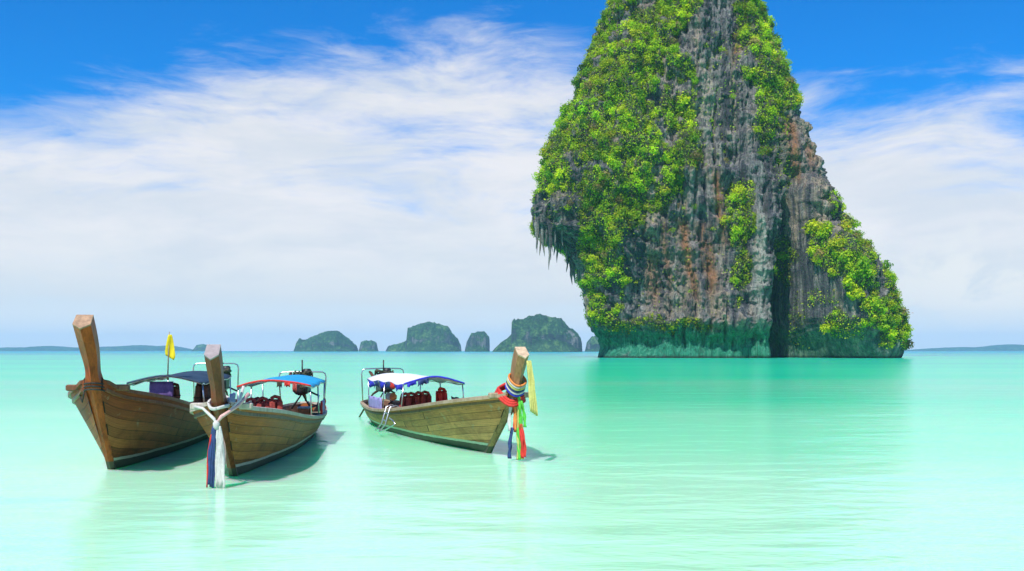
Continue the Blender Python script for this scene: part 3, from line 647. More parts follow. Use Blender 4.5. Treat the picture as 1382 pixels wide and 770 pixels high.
def grain_mat(name, light, dark, rough=0.5):
    m = bpy.data.materials.new(name); m.use_nodes = True; t = NT(m.node_tree)
    ob = t.new('ShaderNodeTexCoord').outputs['Object']
    g = t.noise(t.scale(ob, (5, 9, 1.1)), 2.2, 6, 0.65, 0.8); b_ = t.noise(ob, 2.2, 5, 0.65)
    f = t.m('ADD', t.m('MULTIPLY', g, 0.6), t.m('MULTIPLY', b_, 0.4))
    c = t.ramp(f, [(0.34, dark), (0.5, tuple((x + y) / 2 for x, y in zip(light, dark))), (0.66, light)])
    c = t.mix(t.ss(t.xyz(ob)[2], 0.19, 0.16), c, (0.07, 0.06, 0.045))
    p = t.new('ShaderNodeBsdfPrincipled'); t.put(p.inputs['Base Color'], c); p.inputs['Roughness'].default_value = rough; p.inputs['Specular IOR Level'].default_value = 0.25
    t.put(p.inputs['Normal'], t.bump(f, 0.6, 0.02))
    t.l.new(p.outputs[0], t.new('ShaderNodeOutputMaterial').inputs[0]); return m

MT = dict(
    steel=simple_mat('stainless_tube', (0.55, 0.56, 0.56), 0.28, 0.9, 0.06), iron=simple_mat('engine_iron', (0.03, 0.03, 0.032), 0.45, 0.3, 0.4, 9, 0.01),
    rust=simple_mat('rusty_iron', (0.13, 0.055, 0.03), 0.7, 0.3, 0.4, 9, 0.01), rubber=simple_mat('black_rubber', (0.02, 0.02, 0.02), 0.7),
    purple=simple_mat('purple_cloth', (0.16, 0.10, 0.30), 0.85, 0, 0.25, 7, 0.01, 0.15), lilac=simple_mat('lilac_tarpaulin', (0.34, 0.30, 0.62), 0.7, 0, 0.15, 7, 0.01, 0.1),
    bluecloth=simple_mat('blue_canopy', (0.015, 0.36, 0.66), 0.65, 0, 0.10, 4, 0.01, 0.15), navycloth=simple_mat('navy_canopy', (0.02, 0.05, 0.09), 0.7, 0, 0.3, 5, 0.01, 0.1),
    whitecloth=simple_mat('white_canopy', (0.78, 0.78, 0.80), 0.7, 0, 0.06, 4, 0.01, 0.15), royal=simple_mat('royal_blue_cloth', (0.03, 0.035, 0.55), 0.75, 0, 0.2, 5, 0, 0.15),
    red=simple_mat('red_cloth', (0.62, 0.03, 0.02), 0.75, 0, 0.2, 8, 0.005, 0.1), darkred=simple_mat('faded_red_vest', (0.40, 0.06, 0.045), 0.8, 0, 0.35, 10, 0.01),
    maroon=simple_mat('brown_canvas', (0.16, 0.08, 0.06), 0.85, 0, 0.3, 8, 0.01), white=simple_mat('white_cloth', (0.60, 0.58, 0.56), 0.8, 0, 0.12, 9, 0.005, 0.15),
    navy=simple_mat('navy_ribbon', (0.02, 0.05, 0.17), 0.7, 0, 0.25, 8, 0, 0.1), green=simple_mat('green_ribbon', (0.10, 0.55, 0.05), 0.6, 0, 0.2, 8, 0, 0.2),
    lime=simple_mat('pale_yellow_ribbon', (0.62, 0.62, 0.18), 0.6, 0, 0.15, 8, 0, 0.25), yellow=simple_mat('yellow_flag_cloth', (0.85, 0.72, 0.01), 0.6, 0, 0.08, 6, 0, 0.25),
    pink=simple_mat('pink_cloth', (0.62, 0.36, 0.34), 0.8, 0, 0.2, 9), orange=simple_mat('orange_ribbon', (0.75, 0.24, 0.05), 0.65, 0, 0.15, 9, 0, .15),
    rope=simple_mat('old_rope', (0.30, 0.25, 0.17), 0.9, 0, 0.3, 20, 0.01), bench=simple_mat('pale_deck_board', (0.60, 0.52, 0.40), 0.6, 0, 0.16, 5, 0.004),
    rib=simple_mat('inner_timber', (0.26, 0.13, 0.07), 0.6, 0, 0.3, 7, 0.01), inner=simple_mat('inside_planking', (0.20, 0.10, 0.055), 0.65, 0, 0.3, 5, 0.01),
    railwhite=simple_mat('white_painted_rail', (0.62, 0.62, 0.60), 0.5, 0, 0.12, 8), darkleaf=simple_mat('dried_garland', (0.05, 0.055, 0.03), 0.9, 0, 0.4, 14, 0.01),
    greycloth=simple_mat('grey_blue_bundle', (0.14, 0.17, 0.24), 0.85, 0, 0.3, 9, 0.01), orangebox=simple_mat('orange_plastic', (0.70, 0.20, 0.06), 0.5, 0, 0.2, 9))

class Boat:
    def __init__(s, c):
        s.c = c; s.L = c['L']; s.Bm = c.get('Bm', 0.98)
        P = [(-0.42, -0.45), (0.0, 0.0)] + c['stem']            # (forward, up) points of the stem face
        n = len(P); px, pz = [], []
        for i in range(n - 1):                                  # Catmull-Rom
            p0, p1, p2, p3 = P[max(i - 1, 0)], P[i], P[i + 1], P[min(i + 2, n - 1)]
            for k in range(12):
                t = k / 12
                for arr, q in ((px, 0), (pz, 1)):
                    arr.append(0.5 * (2 * p1[q] + (p2[q] - p0[q]) * t + (2 * p0[q] - 5 * p1[q] + 4 * p2[q] - p3[q]) * t * t + (3 * p1[q] - p0[q] - 3 * p2[q] + p3[q]) * t ** 3))
        px.append(P[-1][0]); pz.append(P[-1][1]); s.sx, s.sz = np.array(px), np.array(pz)
        s.rz = math.atan2(c['fw'][1], c['fw'][0]); s.loc = Vector((*c['pos'], 0))
        s.M = Matrix.Translation(s.loc) @ Matrix.Rotation(s.rz, 4, 'Z')
        s.root = empty('longtail_boat', s.loc, s.rz); tag(s.root, c['label'], 'boat', 'longtail boats moored in the shallows')
    def stemx(s, z): return float(np.interp(z, s.sz, s.sx))
    def sheer(s, t):
        c = s.c; z = c.get('sweep', .05) * math.exp(-t / .012) + c['zmin'] + (c['zbow'] - c['zmin']) * max(0, 1 - t / 0.72) ** c.get('shp', 2.0)
        return z + (c['zst'] - c['zmin']) * max(0, (t - 0.66) / 0.34) ** 2
    def beam(s, t):
        b = 0.15 + (s.Bm - 0.15) * (1 - math.exp(-t / s.c.get('blf', 0.075))) / (1 - math.exp(-1 / 0.075))
        if t > 0.55: b *= 1 - 0.46 * ((t - 0.55) / 0.45) ** 2.4
        if t > 0.93: b *= math.sqrt(max(0.02, 1 - 0.80 * ((t - 0.93) / 0.07) ** 2))
        return b
    def pt(s, t, v, side, inset=0.0):
        """point on the hull: t bow to stern, v keel to rail, side +1 port / -1 starboard"""
        f = float(smooth(t, 0.02, 0.42)); zg = s.sheer(t); zk = -0.40 + 0.30 * float(smooth(t, 0.6, 1.0))
        z = zk + (zg - zk) * (v ** (1 + 0.55 * f)); y = s.beam(t) * v ** (s.c.get('bex', 1.1) + (0.63 - s.c.get('bex', 1.1)) * f)
        y = max(0.0, y - inset); z = max(z, zk + inset * 1.2)
        x = s.stemx(min(z, s.c['zbow'])) * (1 - t) ** 3.2 - s.L * t - (0.10 * z if t > .9 else 0) * (t - .9) / .1
        return Vector((x, side * y, z))
    def rail_pt(s, X, side):
        """rail point at distance X (negative: towards the stern)"""
        lo, hi = 0.0, 1.0
        for _ in range(30):
            m = (lo + hi) / 2
            if s.pt(m, 1, side).x > X: lo = m
            else: hi = m
        return s.pt(lo, 1, side)
    def world(s, p): return s.M @ Vector(p)

    def hull(s):
        c = s.c; nt, nv, rows = 66, 13, 10
        ts = [(k / nt) ** 1.35 for k in range(nt + 1)]
        mb = MB()
        for side in (1, -1):
            g = [[s.pt(t, k / nv, side) for k in range(nv + 1)] for t in ts]
            uv = [[(t * s.L, rows * k / nv) for k in range(nv + 1)] for t in ts]
            if side < 0: g = [r[::-1] for r in g]; uv = [r[::-1] for r in uv]
            mb.loft(g, False, False, True, uv)
        mb.face([len(mb.v)], None) if False else None
        e = [s.pt(1, k / nv, 1) for k in range(nv + 1)]; e2 = [s.pt(1, k / nv, -1) for k in range(nv + 1)]
        mb.loft([e, e2], False, False, False, [[(0.1, rows * k / nv) for k in range(nv + 1)], [(1.1, rows * k / nv) for k in range(nv + 1)]])
        h = mb.build('hull', c['wood'], s.root)
        inn = MB(); fl = 0.12
        for side in (1, -1):
            g = []
            for t in ts[3:]:
                row = [s.pt(min(t, .992), k / nv, side, 0.055) for k in range(nv + 1)]
                for p in row: p.z = max(p.z, fl)
                row[-1].z -= 0.012; g.append(row)
            if side > 0: g = [r[::-1] for r in g]
            inn.loft(g, False, False, True)
        inn.build('inner_planking', MT['inner'], s.root)
        for side in (1, -1):
            rings = []
            for t in [(k / 70) ** 1.25 for k in range(1, 71)]:
                p = s.pt(t, 1, side); o = Vector((0, side, 0)); ww, hh = 0.055, 0.045
                rings.append([p + o * (ww * .7) + Vector((0, 0, -hh)), p + o * (ww * .7) + Vector((0, 0, hh * .55)), p - o * ww + Vector((0, 0, hh)), p - o * ww * 1.3 + Vector((0, 0, -hh * .5))])
            g_ = MB().loft(rings, True, True, False).build('gunwale', c['rail'], s.root)
            rings = []
            for t in [(k / 70) ** 1.25 for k in range(1, 71)]:   # rubbing strake below the rail
                p = s.pt(t, 0.93, side); o = Vector((0, side, 0))
                rings.append([p + o * 0.028 + Vector((0, 0, -.03)), p + o * 0.028 + Vector((0, 0, .028)), p - o * .02 + Vector((0, 0, .03)), p - o * .02 + Vector((0, 0, -.03))])
            MB().loft(rings, True, True, False).build('rubbing_strake', c['rail2'], s.root)
        st = MB(); st.tube([s.pt(1, 1, 1), s.pt(1, 1, 0) + Vector((-.08, 0, .01)), s.pt(1, 1, -1)], 0.05, 6); st.build('stern_cap', c['rail'], s.root)
        for k in range(16):                                     # ribs along the inside
            t = 0.12 + k * 0.052
            for side in (1, -1):
                pts = [s.pt(t, v, side, 0.075) for v in (0.45, 0.6, 0.75, 0.88, 0.985)]
                for p in pts: p.z = max(p.z, 0.14)
                MB().tube(pts, 0.034, 5).build('rib', MT['rib'], s.root)
        # stem post: pentagonal, with a ridge down its front, flaring to its head
        rings = []; n = len(s.sx)
        for i in range(0, n):
            x, z = float(s.sx[i]), float(s.sz[i]); a = max(i - 1, 0); b = min(i + 1, n - 1)
            T = Vector((s.sx[b] - s.sx[a], 0, s.sz[b] - s.sz[a])).normalized(); N = Vector((T.z, 0, -T.x))
            u = float(smooth(z, 0.0, c['zbow'])); u2 = float(smooth(z, c['zbow'] * .95, s.sz[-1]))
            wd = 0.075 + 0.055 * u + (c.get('pw', 0.20) - 0.13) * u2
            wd += c.get('fil', 0.0) * math.exp(-((z - c['zbow'] * 1.02) / .20) ** 2)
            if z > c['zbow'] * .8: wd -= 0.028 * math.exp(-((z - c['zbow'] * 1.18) / .25) ** 2)
            dp = 0.17 + 0.05 * u + 0.05 * u2; rdg = 0.035 + 0.03 * u + 0.06 * u2; P = Vector((x, 0, z)) + N * 0.03
            rings.append([P, P + Vector((0, wd, 0)) - N * rdg, P + Vector((0, wd * .94, 0)) - N * (rdg + dp), P + Vector((0, -wd * .94, 0)) - N * (rdg + dp), P + Vector((0, -wd, 0)) - N * rdg])
        MB().loft(rings, True, True, False).build('stem_post', c['post'], s.root)
        T = Vector((s.sx[-1] - s.sx[-2], 0, s.sz[-1] - s.sz[-2])).normalized()
        top = [p + T * 0.004 for p in rings[-1]]; cen = sum(top, Vector()) / 5
        lo = [cen + (p - cen) * 1.015 for p in top]; hi = [p + T * 0.03 for p in lo]
        MB().loft([lo, hi], True, True, False).build('head_cap', c['cap'], s.root)
        # foredeck and cross beam behind the stem
        fd = [[s.pt(t, 0.97, sd, 0.03) for sd in (1, .5, 0, -.5, -1)] for t in (0.012, 0.03, 0.05, 0.075, 0.10)]
        for r in fd:
            for q in (1, 3): r[q] = (r[0] + r[4]) / 2 + (r[q] - (r[0] + r[4]) / 2); r[q].y = r[0].y * (.5 if q == 1 else -.5)
            r[2].y = 0
            for p in r: p.z = r[0].z
        MB().sheet(fd, 0.03, False).build('foredeck', c['rail2'], s.root)
        bz = c['zbow'] - 0.02; p = s.pt(0.018, 1, 1)
        MB().box((p.x - 0.02, 0, p.z + 0.015), (0.15, p.y * 2 + 0.34, 0.12), bev=0.02).build('bow_beam', c['rail'], s.root)
        for t in c.get('thwarts', (0.3, 0.38, 0.46)):
            p = s.pt(t, 0.8, 1, 0.06); MB().box((p.x, 0, p.z), (0.26, p.y * 2, 0.04), bev=0.008).build('thwart', MT['bench'], s.root)
        a, b = c.get('deck', (-6.2, -9.2)); y0 = s.Bm * .70
        MB().box(((a + b) / 2, 0, 0.42), (a - b, y0 * 2, 0.05), bev=0.01).build('deck_board', MT['bench'], s.root)

    def canopy(s):
        c = s.c; x0, x1 = c['can']; w = c['cw']; z = c['cz']; rise = c['rise']; dz = c.get('cdz', 0.0)
        rr = random.Random(c['seed']); ph = rr.uniform(0, 6)
        def P(u, q, off=0.0):
            x = x0 + (x1 - x0) * u; y = w * q
            zz = z + rise * (1 - abs(q) ** 1.8) + dz * u - 0.05 * math.sin(u * math.pi * 3) ** 2 * (0.4 + .6 * abs(q)) + 0.012 * math.sin(9 * u + 4 * q + ph)
            return Vector((x, y, zz + off))
        nu, nq = 16, 14
        can = MB().sheet([[P(i / nu, 1 - 2 * j / nq) for j in range(nq + 1)] for i in range(nu + 1)], 0.012).build('canopy', c['cloth'], s.root)
        for u in (0.0, 0.5, 1.0): MB().tube([P(u, -1 + 2 * k / 12, -0.035) for k in range(13)], 0.018, 6).build('canopy_hoop', c['hoop'], can)
        for q in (-1, 0, 1): MB().tube([P(k / 8, q * .98, -0.04) for k in range(9)], 0.016, 6).build('canopy_rail', c['hoop'], can)
        for u in (0.02, 0.5, 0.98):
            for sd in (1, -1):
                p = P(u, sd * .97, -.05); r = s.rail_pt(p.x, sd); r.z -= .02; r.y -= sd * .06
                MB().tube([r, p], 0.019, 7).build('canopy_post', MT['steel'] if not c.get('woodpost') else MT['railwhite'], s.root)
        # front trim along the arch
        g = [[P(0, 1 - 2 * j / 18, 0.012) + Vector((0.02, 0, 0)) for j in range(19)], [P(0, 1 - 2 * j / 18, -0.030 - 0.012 * math.sin(j * 2.1 + ph)) + Vector((0.035, 0, 0)) for j in range(19)]]
        MB().sheet(g, 0.01).build('canopy_trim', c['trim'], can)
        for (u0, u1, sd, drop, mat) in c.get('flags', []):     # bunting under the edges
            n = 5; g = []
            for k in range(n + 1):
                u = u0 + (u1 - u0) * k / n; p = P(u, sd * 1.0, -.01) if abs(sd) == 1 else P(u, sd, -.01)
                dd = drop * (0.75 + .25 * math.sin(k * 1.9 + u * 20)); sw = Vector((0, .03 * math.sin(k * 1.3 + ph), 0))
                g.append([p + Vector((0, .015 * (1 if sd > 0 else -1), 0)), p + sw + Vector((0, 0, -dd * .5)), p + sw * 2 + Vector((0, 0, -dd))])
            MB().sheet(g, 0.006).build('bunting_flag', MT[mat], can)
        for (q0, q1, drop, mat) in c.get('front_flags', []):
            g = []
            for k in range(6):
                q = q0 + (q1 - q0) * k / 5; p = P(0, q, -.03) + Vector((.045, 0, 0)); dd = drop * (0.8 + .2 * math.sin(k * 2.3 + q * 9))
                g.append([p, p + Vector((.03 * math.sin(k + ph), 0, -dd * .5)), p + Vector((.05 * math.sin(k * 1.4), 0, -dd))])
            MB().sheet(g, 0.006).build('bunting_flag', MT[mat], can)
        s.P = P
        for (X0, X1, sd, zlo, zhi, mat) in c.get('panels', []):  # side cloths tied between posts
            g = []
            for k in range(9):
                X = X0 + (X1 - X0) * k / 8; r = s.rail_pt(X, sd); y = r.y * 0.97
                g.append([Vector((X, y + .012 * math.sin(k * 2.2 + q * 3), zlo + (zhi - zlo) * q / 4 + (.015 * math.sin(k * 1.7) if q == 4 else 0))) for q in range(5)])
            pn = MB().sheet(g, 0.012).build('side_panel', MT[mat], s.root)
            a, b = g[0], g[-1]
            if c.get('panel_edge'): 
                for row in (a, b): MB().tube(row, 0.03, 6).build('panel_edge', MT[c['panel_edge']], pn)
        for (X, y0, y1, zlo, zhi, mat) in c.get('cross_panels', []):
            g = [[Vector((X + .02 * math.sin(k * 2.1 + q), y0 + (y1 - y0) * k / 7, zlo + (zhi - zlo) * q / 4)) for q in range(5)] for k in range(8)]
            MB().sheet(g, 0.012).build('hanging_curtain', MT[mat], s.root)

    def engine(s):
        c = s.c; x = -s.L + c.get('ex', 1.15); z = c['zst'] + c.get('ez', 0.12); y = c.get('ey', 0.0)
        K = Matrix.Translation((x, y, z)) @ Matrix.Scale(c.get('es', 1.12), 4) @ Matrix.Translation((-x, -y, -z))
        e = MB().box((x, y, z + .26), (.72, .36, .36), bev=.05).box((x + .05, y, z + .50), (.56, .26, .16), bev=.04)
        for k in range(4): e.lathe((x - .2 + k * .14, y, z + .58), [(.05, 0), (.055, .06), (.03, .09)], n=8)
        e = e.build('engine', MT['iron'], s.root)
        MB().lathe((x + .40, y, z + .26), [(.10, -.03), (.19, -.02), (.20, .03), (.09, .05)], 'X', 14).build('flywheel', MT['iron'], e)
        MB().lathe((x - .12, y + .12, z + .58), [(.10, 0), (.12, .03), (.12, .17), (.08, .2)], n=14).build('air_filter', MT['iron'], e)
        MB().tube([(x + .1, y - .2, z + .4), (x + .08, y - .32, z + .5), (x - .2, y - .34, z + .62), (x - .4, y - .34, z + .66)], [.04, .045, .045, .035], 8).build('exhaust_pipe', MT['rust'], e)
        MB().tube([(x + .3, y + .06, z + .22), (x + .95, y + .16, z + .34), (x + 1.55, y + .26, z + .36)], [.028, .024, .022], 7).build('tiller', MT['steel'], e)
        MB().tube([(x - .3, y, z + .2), (x - 1.4, y - .05, z - .05), (x - 3.4, y - .15, -.12)], [.05, .036, .03], 8).build('propeller_shaft', MT['rust'], e)
        MB().tube([(x + .15, y - .3, z - .35), (x, y, z + .1), (x + .15, y + .3, z - .35)], .035, 6).build('engine_mount', MT['iron'], e)
        MB().tube([(x - .25, y + .16, z + .15), (x - .38, y + .42, z + .02), (x - .5, y + .38, z - .25), (x - .2, y + .2, z - .3)], .03, 6).build('cooling_hose', MT['rubber'], e)
        rr = random.Random(c['seed'] + 3); t = MB()                      # tangle of garlands and rope tied over the engine
        for k in range(16):
            a = rr.uniform(0, 6.28); b = rr.uniform(.10, .30); p0 = Vector((x + .02, y, z + c.get('tz', .60)))
            t.tube([p0 + Vector((b * 1.2 * math.cos(a + q), b * math.sin(a + q), rr.uniform(-.10, .12))) for q in (0, .6, 1.2, 1.9, 2.5)], rr.uniform(.02, .035), 5)
        t.build('garland_bundle', MT['darkleaf'], e)
        MB().tube([(x - .05, y, z + .5), (x - .06, y, z + 1.02)], .02, 6).build('spare_rod', MT['iron'], e)
        for o_ in [e] + list(e.children):
            if o_.name.split('.')[0] not in ('propeller_shaft', 'engine_mount'): o_.data.transform(K)
        # tubular frame over the stern
        fx = c.get('fx', -s.L + 1.0); fz = c['fz']; ra = s.rail_pt(fx, 1); rb = s.rail_pt(fx, -1); w = c.get('fw_', .72)
        MB().tube([(fx, ra.y - .03, ra.z), (fx, w, fz - .16), (fx, w - .03, fz - .05), (fx, w - .12, fz), (fx, 0, fz + .012), (fx, -w + .12, fz), (fx, -w + .03, fz - .05), (fx, -w, fz - .16), (fx, rb.y + .03, rb.z)], .022, 7).build('stern_frame', MT['steel'], s.root)
        MB().tube([(fx, 0.02, fz), (fx + .02, 0.02, fz - .5)], .016, 6).build('frame_brace', MT['steel'], s.root)

def vest(loc, rz, mat, rr, label, group, sc=1.0):
    """a life vest hung by its collar: two padded fronts, a padded back and a collar"""
    o = empty('life_vest', loc, rz); tag(o, label, 'life vest', group)
    for sd in (1, -1):
        MB().box((.06, sd * .10 * sc, -.30 * sc), (.09, .16 * sc, .46 * sc), Matrix.Rotation(rr.uniform(-.12, .12), 3, 'X'), .035).build('front_panel', mat, o)
    MB().box((-.06, 0, -.28 * sc), (.07, .36 * sc, .48 * sc), None, .03).build('back_panel', mat, o)
    MB().tube([(.06, .11 * sc, -.08), (.0, .10 * sc, .0), (-.06, .0, .03), (.0, -.10 * sc, .0), (.06, -.11 * sc, -.08)], .045, 7).build('collar', mat, o)
    MB().box((.0, 0, -.38 * sc), (.225, .40 * sc, .03)).build('strap', MT['rubber'], o)
    return o
def ribbon(parent, name, pts, wd, mat, ph=0.0, twist=0.5, side=(0, 1, 0), thick=0.005):
    """a strip of cloth hanging along a path"""
    n = 14; P = [Vector(p) for p in pts]; g = []
    for k in range(n + 1):
        q = k / n * (len(P) - 1); i = min(int(q), len(P) - 2); p = P[i].lerp(P[i + 1], q - i)
        a = twist * math.sin(k * .8 + ph); d_ = Matrix.Rotation(a, 3, 'Z') @ Vector(side); ww = wd * (1 - .15 * math.sin(k * 1.1 + ph))
        fold = Vector((d_.y, -d_.x, 0)) * (.25 * wd * math.sin(k * .5 + ph))
        g.append([p - d_ * ww / 2, p + fold, p + d_ * ww / 2])
    return MB().sheet(g, thick).build(name, MT[mat] if isinstance(mat, str) else mat, parent)
def ring_path(c, rx, ry, n=22, wob=0.0, tilt=0.0):
    return [Vector(c) + Vector((rx * math.cos(a), ry * math.sin(a), tilt * math.cos(a) + wob * math.sin(3 * a))) for a in (2 * math.pi * k / n for k in range(n + 1))]

WOOD_L = wood_mat('varnished_brown_hull', (0.42, 0.135, 0.045), (0.085, 0.020, 0.008), (0.27, 0.05, 0.014), sheen=0.42, wear=0.6)
WOOD_M = wood_mat('olive_brown_hull', (0.46, 0.17, 0.042), (0.10, 0.032, 0.010), (0.38, 0.10, 0.02), sheen=0.42, wear=0.6)
WOOD_R = wood_mat('weathered_tan_hull', (0.80, 0.34, 0.14), (0.22, 0.066, 0.024), (0.70, 0.25, 0.075), sheen=0.5, wear=0.75)
POST_L = grain_mat('varnished_post', (0.50, 0.095, 0.016), (0.10, 0.018, 0.006), 0.32)
POST_M = grain_mat('dark_varnished_post', (0.25, 0.060, 0.020), (0.065, 0.016, 0.007), 0.35)
POST_R = grain_mat('weathered_post', (0.46, 0.24, 0.11), (0.13, 0.06, 0.028), 0.55)
RAIL_L = grain_mat('brown_rail', (0.22, 0.09, 0.045), (0.09, 0.035, 0.02), 0.35); RAIL_M = grain_mat('grey_rail', (0.52, 0.47, 0.40), (0.26, 0.22, 0.18), 0.5)
RAIL_M2 = grain_mat('dark_grey_strake', (0.17, 0.14, 0.12), (0.07, 0.055, 0.05), 0.5)
RAIL_R = grain_mat('worn_pale_rail', (0.46, 0.36, 0.25), (0.22, 0.15, 0.09), 0.6); RAIL_R2 = grain_mat('worn_brown_strake', (0.28, 0.17, 0.08), (0.12, 0.07, 0.035), 0.6)
CAP_W = simple_mat('bleached_end_grain', (0.36, 0.22, 0.13), 0.7, 0, 0.25, 9, 0.01); CAP_G = simple_mat('pale_painted_head', (0.30, 0.25, 0.25), 0.6, 0, 0.15, 9); CAP_R = simple_mat('head_trim', (0.55, 0.40, 0.26), 0.6, 0, 0.25, 9)

def unit(v): v = Vector(v); return v.normalized()
left = Boat(dict(L=13.4, pos=(-8.11, 19.9), fw=unit((0.128, -0.992)), stem=[(0.62, 0.80), (1.28, 1.71), (1.50, 2.18), (2.02, 2.80)], zbow=1.66, zmin=0.62, zst=0.78, shp=1.6, wood=WOOD_L, rail=RAIL_L, rail2=RAIL_L, post=POST_L, cap=CAP_W, pw=0.158, seed=3, fil=.03, sweep=.24, Bm=1.02, blf=.05, bex=.85,
    can=(-4.9, -9.6), cw=0.92, cz=1.60, rise=0.17, cdz=0.04, cloth=MT['navycloth'], hoop=MT['steel'], trim=MT['navycloth'], panels=[(-9.0, -10.6, 1, .75, 1.12, 'lilac'), (-5.6, -6.9, -1, .95, 1.2, 'purple')], cross_panels=[(-5.1, -.42, .16, 1.22, 1.62, 'purple'), (-7.0, -.75, -.1, .75, 1.15, 'purple')], fz=1.98, ez=0.25, ey=.2,
    label='dark brown longtail boat with the tallest bare prow and a small yellow flag'))
mid = Boat(dict(L=12.7, pos=(-5.34, 18.84), fw=unit((0.0986, -0.995)), stem=[(0.80, 0.72), (1.50, 1.42), (1.72, 1.78), (2.10, 2.25)], zbow=1.40, zmin=0.60, zst=0.72, shp=1.7, wood=WOOD_M, rail=RAIL_M, rail2=RAIL_M2, post=POST_M, cap=CAP_G, pw=0.122, sweep=.10, seed=5, Bm=0.96, blf=.055, bex=.95,
    can=(-5.5, -9.5), cw=0.90, cz=1.52, rise=0.16, cdz=0.03, cloth=MT['bluecloth'], hoop=MT['railwhite'], trim=MT['red'], panels=[(-8.0, -9.6, 1, .66, 1.02, 'lilac')], panel_edge='red', fz=1.74, ez=0.25,
    front_flags=[(.08, .22, .16, 'darkleaf'), (.28, .44, .12, 'red'), (.50, .62, .24, 'darkred'), (.70, .80, .14, 'darkleaf')],
    label='olive brown longtail boat with bright blue canopy and white and navy prow ribbons'))
right = Boat(dict(L=11.5, pos=(-0.54, 23.1), fw=unit((0.36, -0.933)), stem=[(0.92, 0.76), (1.76, 1.46), (1.97, 1.84), (2.26, 2.24)], zbow=1.42, zmin=0.60, zst=0.70, shp=1.6, wood=WOOD_R, rail=RAIL_R, rail2=RAIL_R2, post=POST_R, cap=CAP_R, pw=0.125, seed=8, Bm=0.98,
    can=(-4.5, -9.0), cw=0.88, cz=1.50, rise=0.18, cdz=0.02, cloth=MT['whitecloth'], hoop=MT['steel'], trim=MT['royal'], panels=[(-6.7, -8.7, -1, .60, 1.0, 'lilac'), (-4.7, -5.9, 1, .72, 1.05, 'purple')], fz=1.80, ez=0.25,
    flags=[(.02, .22, -1, .20, 'royal'), (.24, .33, -1, .20, 'red'), (.34, .44, -1, .26, 'navy'), (.47, .64, -1, .20, 'royal'), (.68, .78, -1, .24, 'navy'), (.80, .97, -1, .22, 'royal')],
    front_flags=[(-.55, -.2, .18, 'navy'), (-.9, -.6, .12, 'royal')],
    label='weathered tan longtail boat with white canopy, alone to the right'))
for b in (left, mid, right): b.hull(); b.canopy(); b.engine()

# ---- things hanging on the boats
rr = random.Random(11)
GV = 'life vests hanging under the boat canopies'
for b, X, ys, lab in ((mid, -5.9, (-.62, -.48, -.34, -.18, -.02), 'faded red life vest hanging in a row under the blue canopy of the middle boat'),
                      (right, -5.9, (-.45, -.25, -.05, .18), 'faded red life vest hanging in a row under the white canopy of the right boat')):
    for k, y in enumerate(ys):
        vest(b.world((X - .12 * (k % 2), y, 1.16 + rr.uniform(-.05, .06))), b.rz + rr.uniform(-.5, .5), MT['darkred'], rr, lab, GV, .95)
vest(right.world((-5.5, .52, 1.28)), right.rz + .5, MT['red'], rr, 'bright red life vest at the end of the row nearest the purple side panel', GV, 1.0)
vest(left.world((-6.3, -.05, 1.48)), left.rz + .3, MT['maroon'], rr, 'small brown bag like vest hanging alone beneath the dark canopy of the left boat', GV, .7)
vest(left.world((-6.6, .62, 1.55)), left.rz - .3, MT['maroon'], rr, 'larger brown vest hanging near the dark prow, beneath the canopy edge of the left boat', GV, 1.1)
vest(left.world((-6.8, .78, 1.50)), left.rz + .5, MT['darkred'], rr, 'reddish vest hanging close behind the larger brown vest on the left boat', GV, 1.0)

# yellow flag on the left boat's canopy
fp = left.P(0.12, -0.06); fo = empty('flag', left.world(fp), left.rz); tag(fo, 'small yellow flag on a bamboo pole above the left boat canopy', 'flag')
MB().tube([(0, 0, -.12), (0.02, .02, .5), (0.03, .05, 1.12)], [.018, .016, .011], 6).build('flag_pole', MT['rope'], fo)
g = []
for k in range(11):
    q = k / 10; zt = 1.05 - .54 * q
    g.append([Vector((.03 + .03 * math.sin(u * 5 + q * 3), .05 - .02 * q + (u - .35) * (.08 + .21 * q ** .8) * (1 - .3 * max(0, q - .85) / .15), zt - .12 * u * q)) for u in (0, .25, .5, .75, 1)])
MB().sheet(g, 0.005).build('flag_cloth', MT['yellow'], fo)

# left boat: rope round the stem
o = empty('mooring_rope', left.world((1.12, 0, 1.62)), left.rz); tag(o, 'thin dark rope wound round the stem of the left boat', 'rope')
z_ = 0
t = MB()
for k in range(3): t.tube(ring_path((-.06, 0, .06 * k), .30, .20, tilt=.05), .016, 5)
t.build('coil', MT['rubber'], o); MB().tube([(.1, -.16, .05), (.05, -.22, -.2), (-.1, -.3, -.1), (-.4, -.4, -.05)], .014, 5).build('loose_end', MT['rubber'], o)

# middle boat: white and navy ribbons tied round the prow
jz = 1.46; jx = mid.stemx(jz)
o = empty('ribbon_bundle', mid.world((jx, 0, jz)), mid.rz); tag(o, 'long white and navy ribbons tied round the middle prow, trailing to the water', 'ribbons')
t = MB()
for k in range(2): t.tube(ring_path((-.17, 0, -.02 + .04 * k), .23, .17 + .01 * k, tilt=-.06 - .03 * k, wob=.015), .026, 6)
t.build('wrapped_cloth', MT['white'], o)
MB().tube([(-.34, -.46, -.06), (-.1, -.27, -.08), (.07, -.04, -.26), (.1, 0, -.34)], [.03, .024, .03, .02], 6).build('sash', MT['white'], o)
MB().tube([(-.35, .48, .16), (-.1, .34, -.04), (.06, .08, -.22), (.1, 0, -.34)], [.04, .026, .034, .02], 6).build('sash', MT['pink'], o)
MB().tube([(-.30, .40, .30), (-.18, .36, .05), (-.02, .2, -.14)], .03, 6).build('sash', MT['white'], o)
MB().lathe((.09, 0, -.36), [(.03, -.08), (.055, -.04), (.06, .03), (.025, .08)], n=10).build('knot', MT['white'], o)
zb = -jz - .02
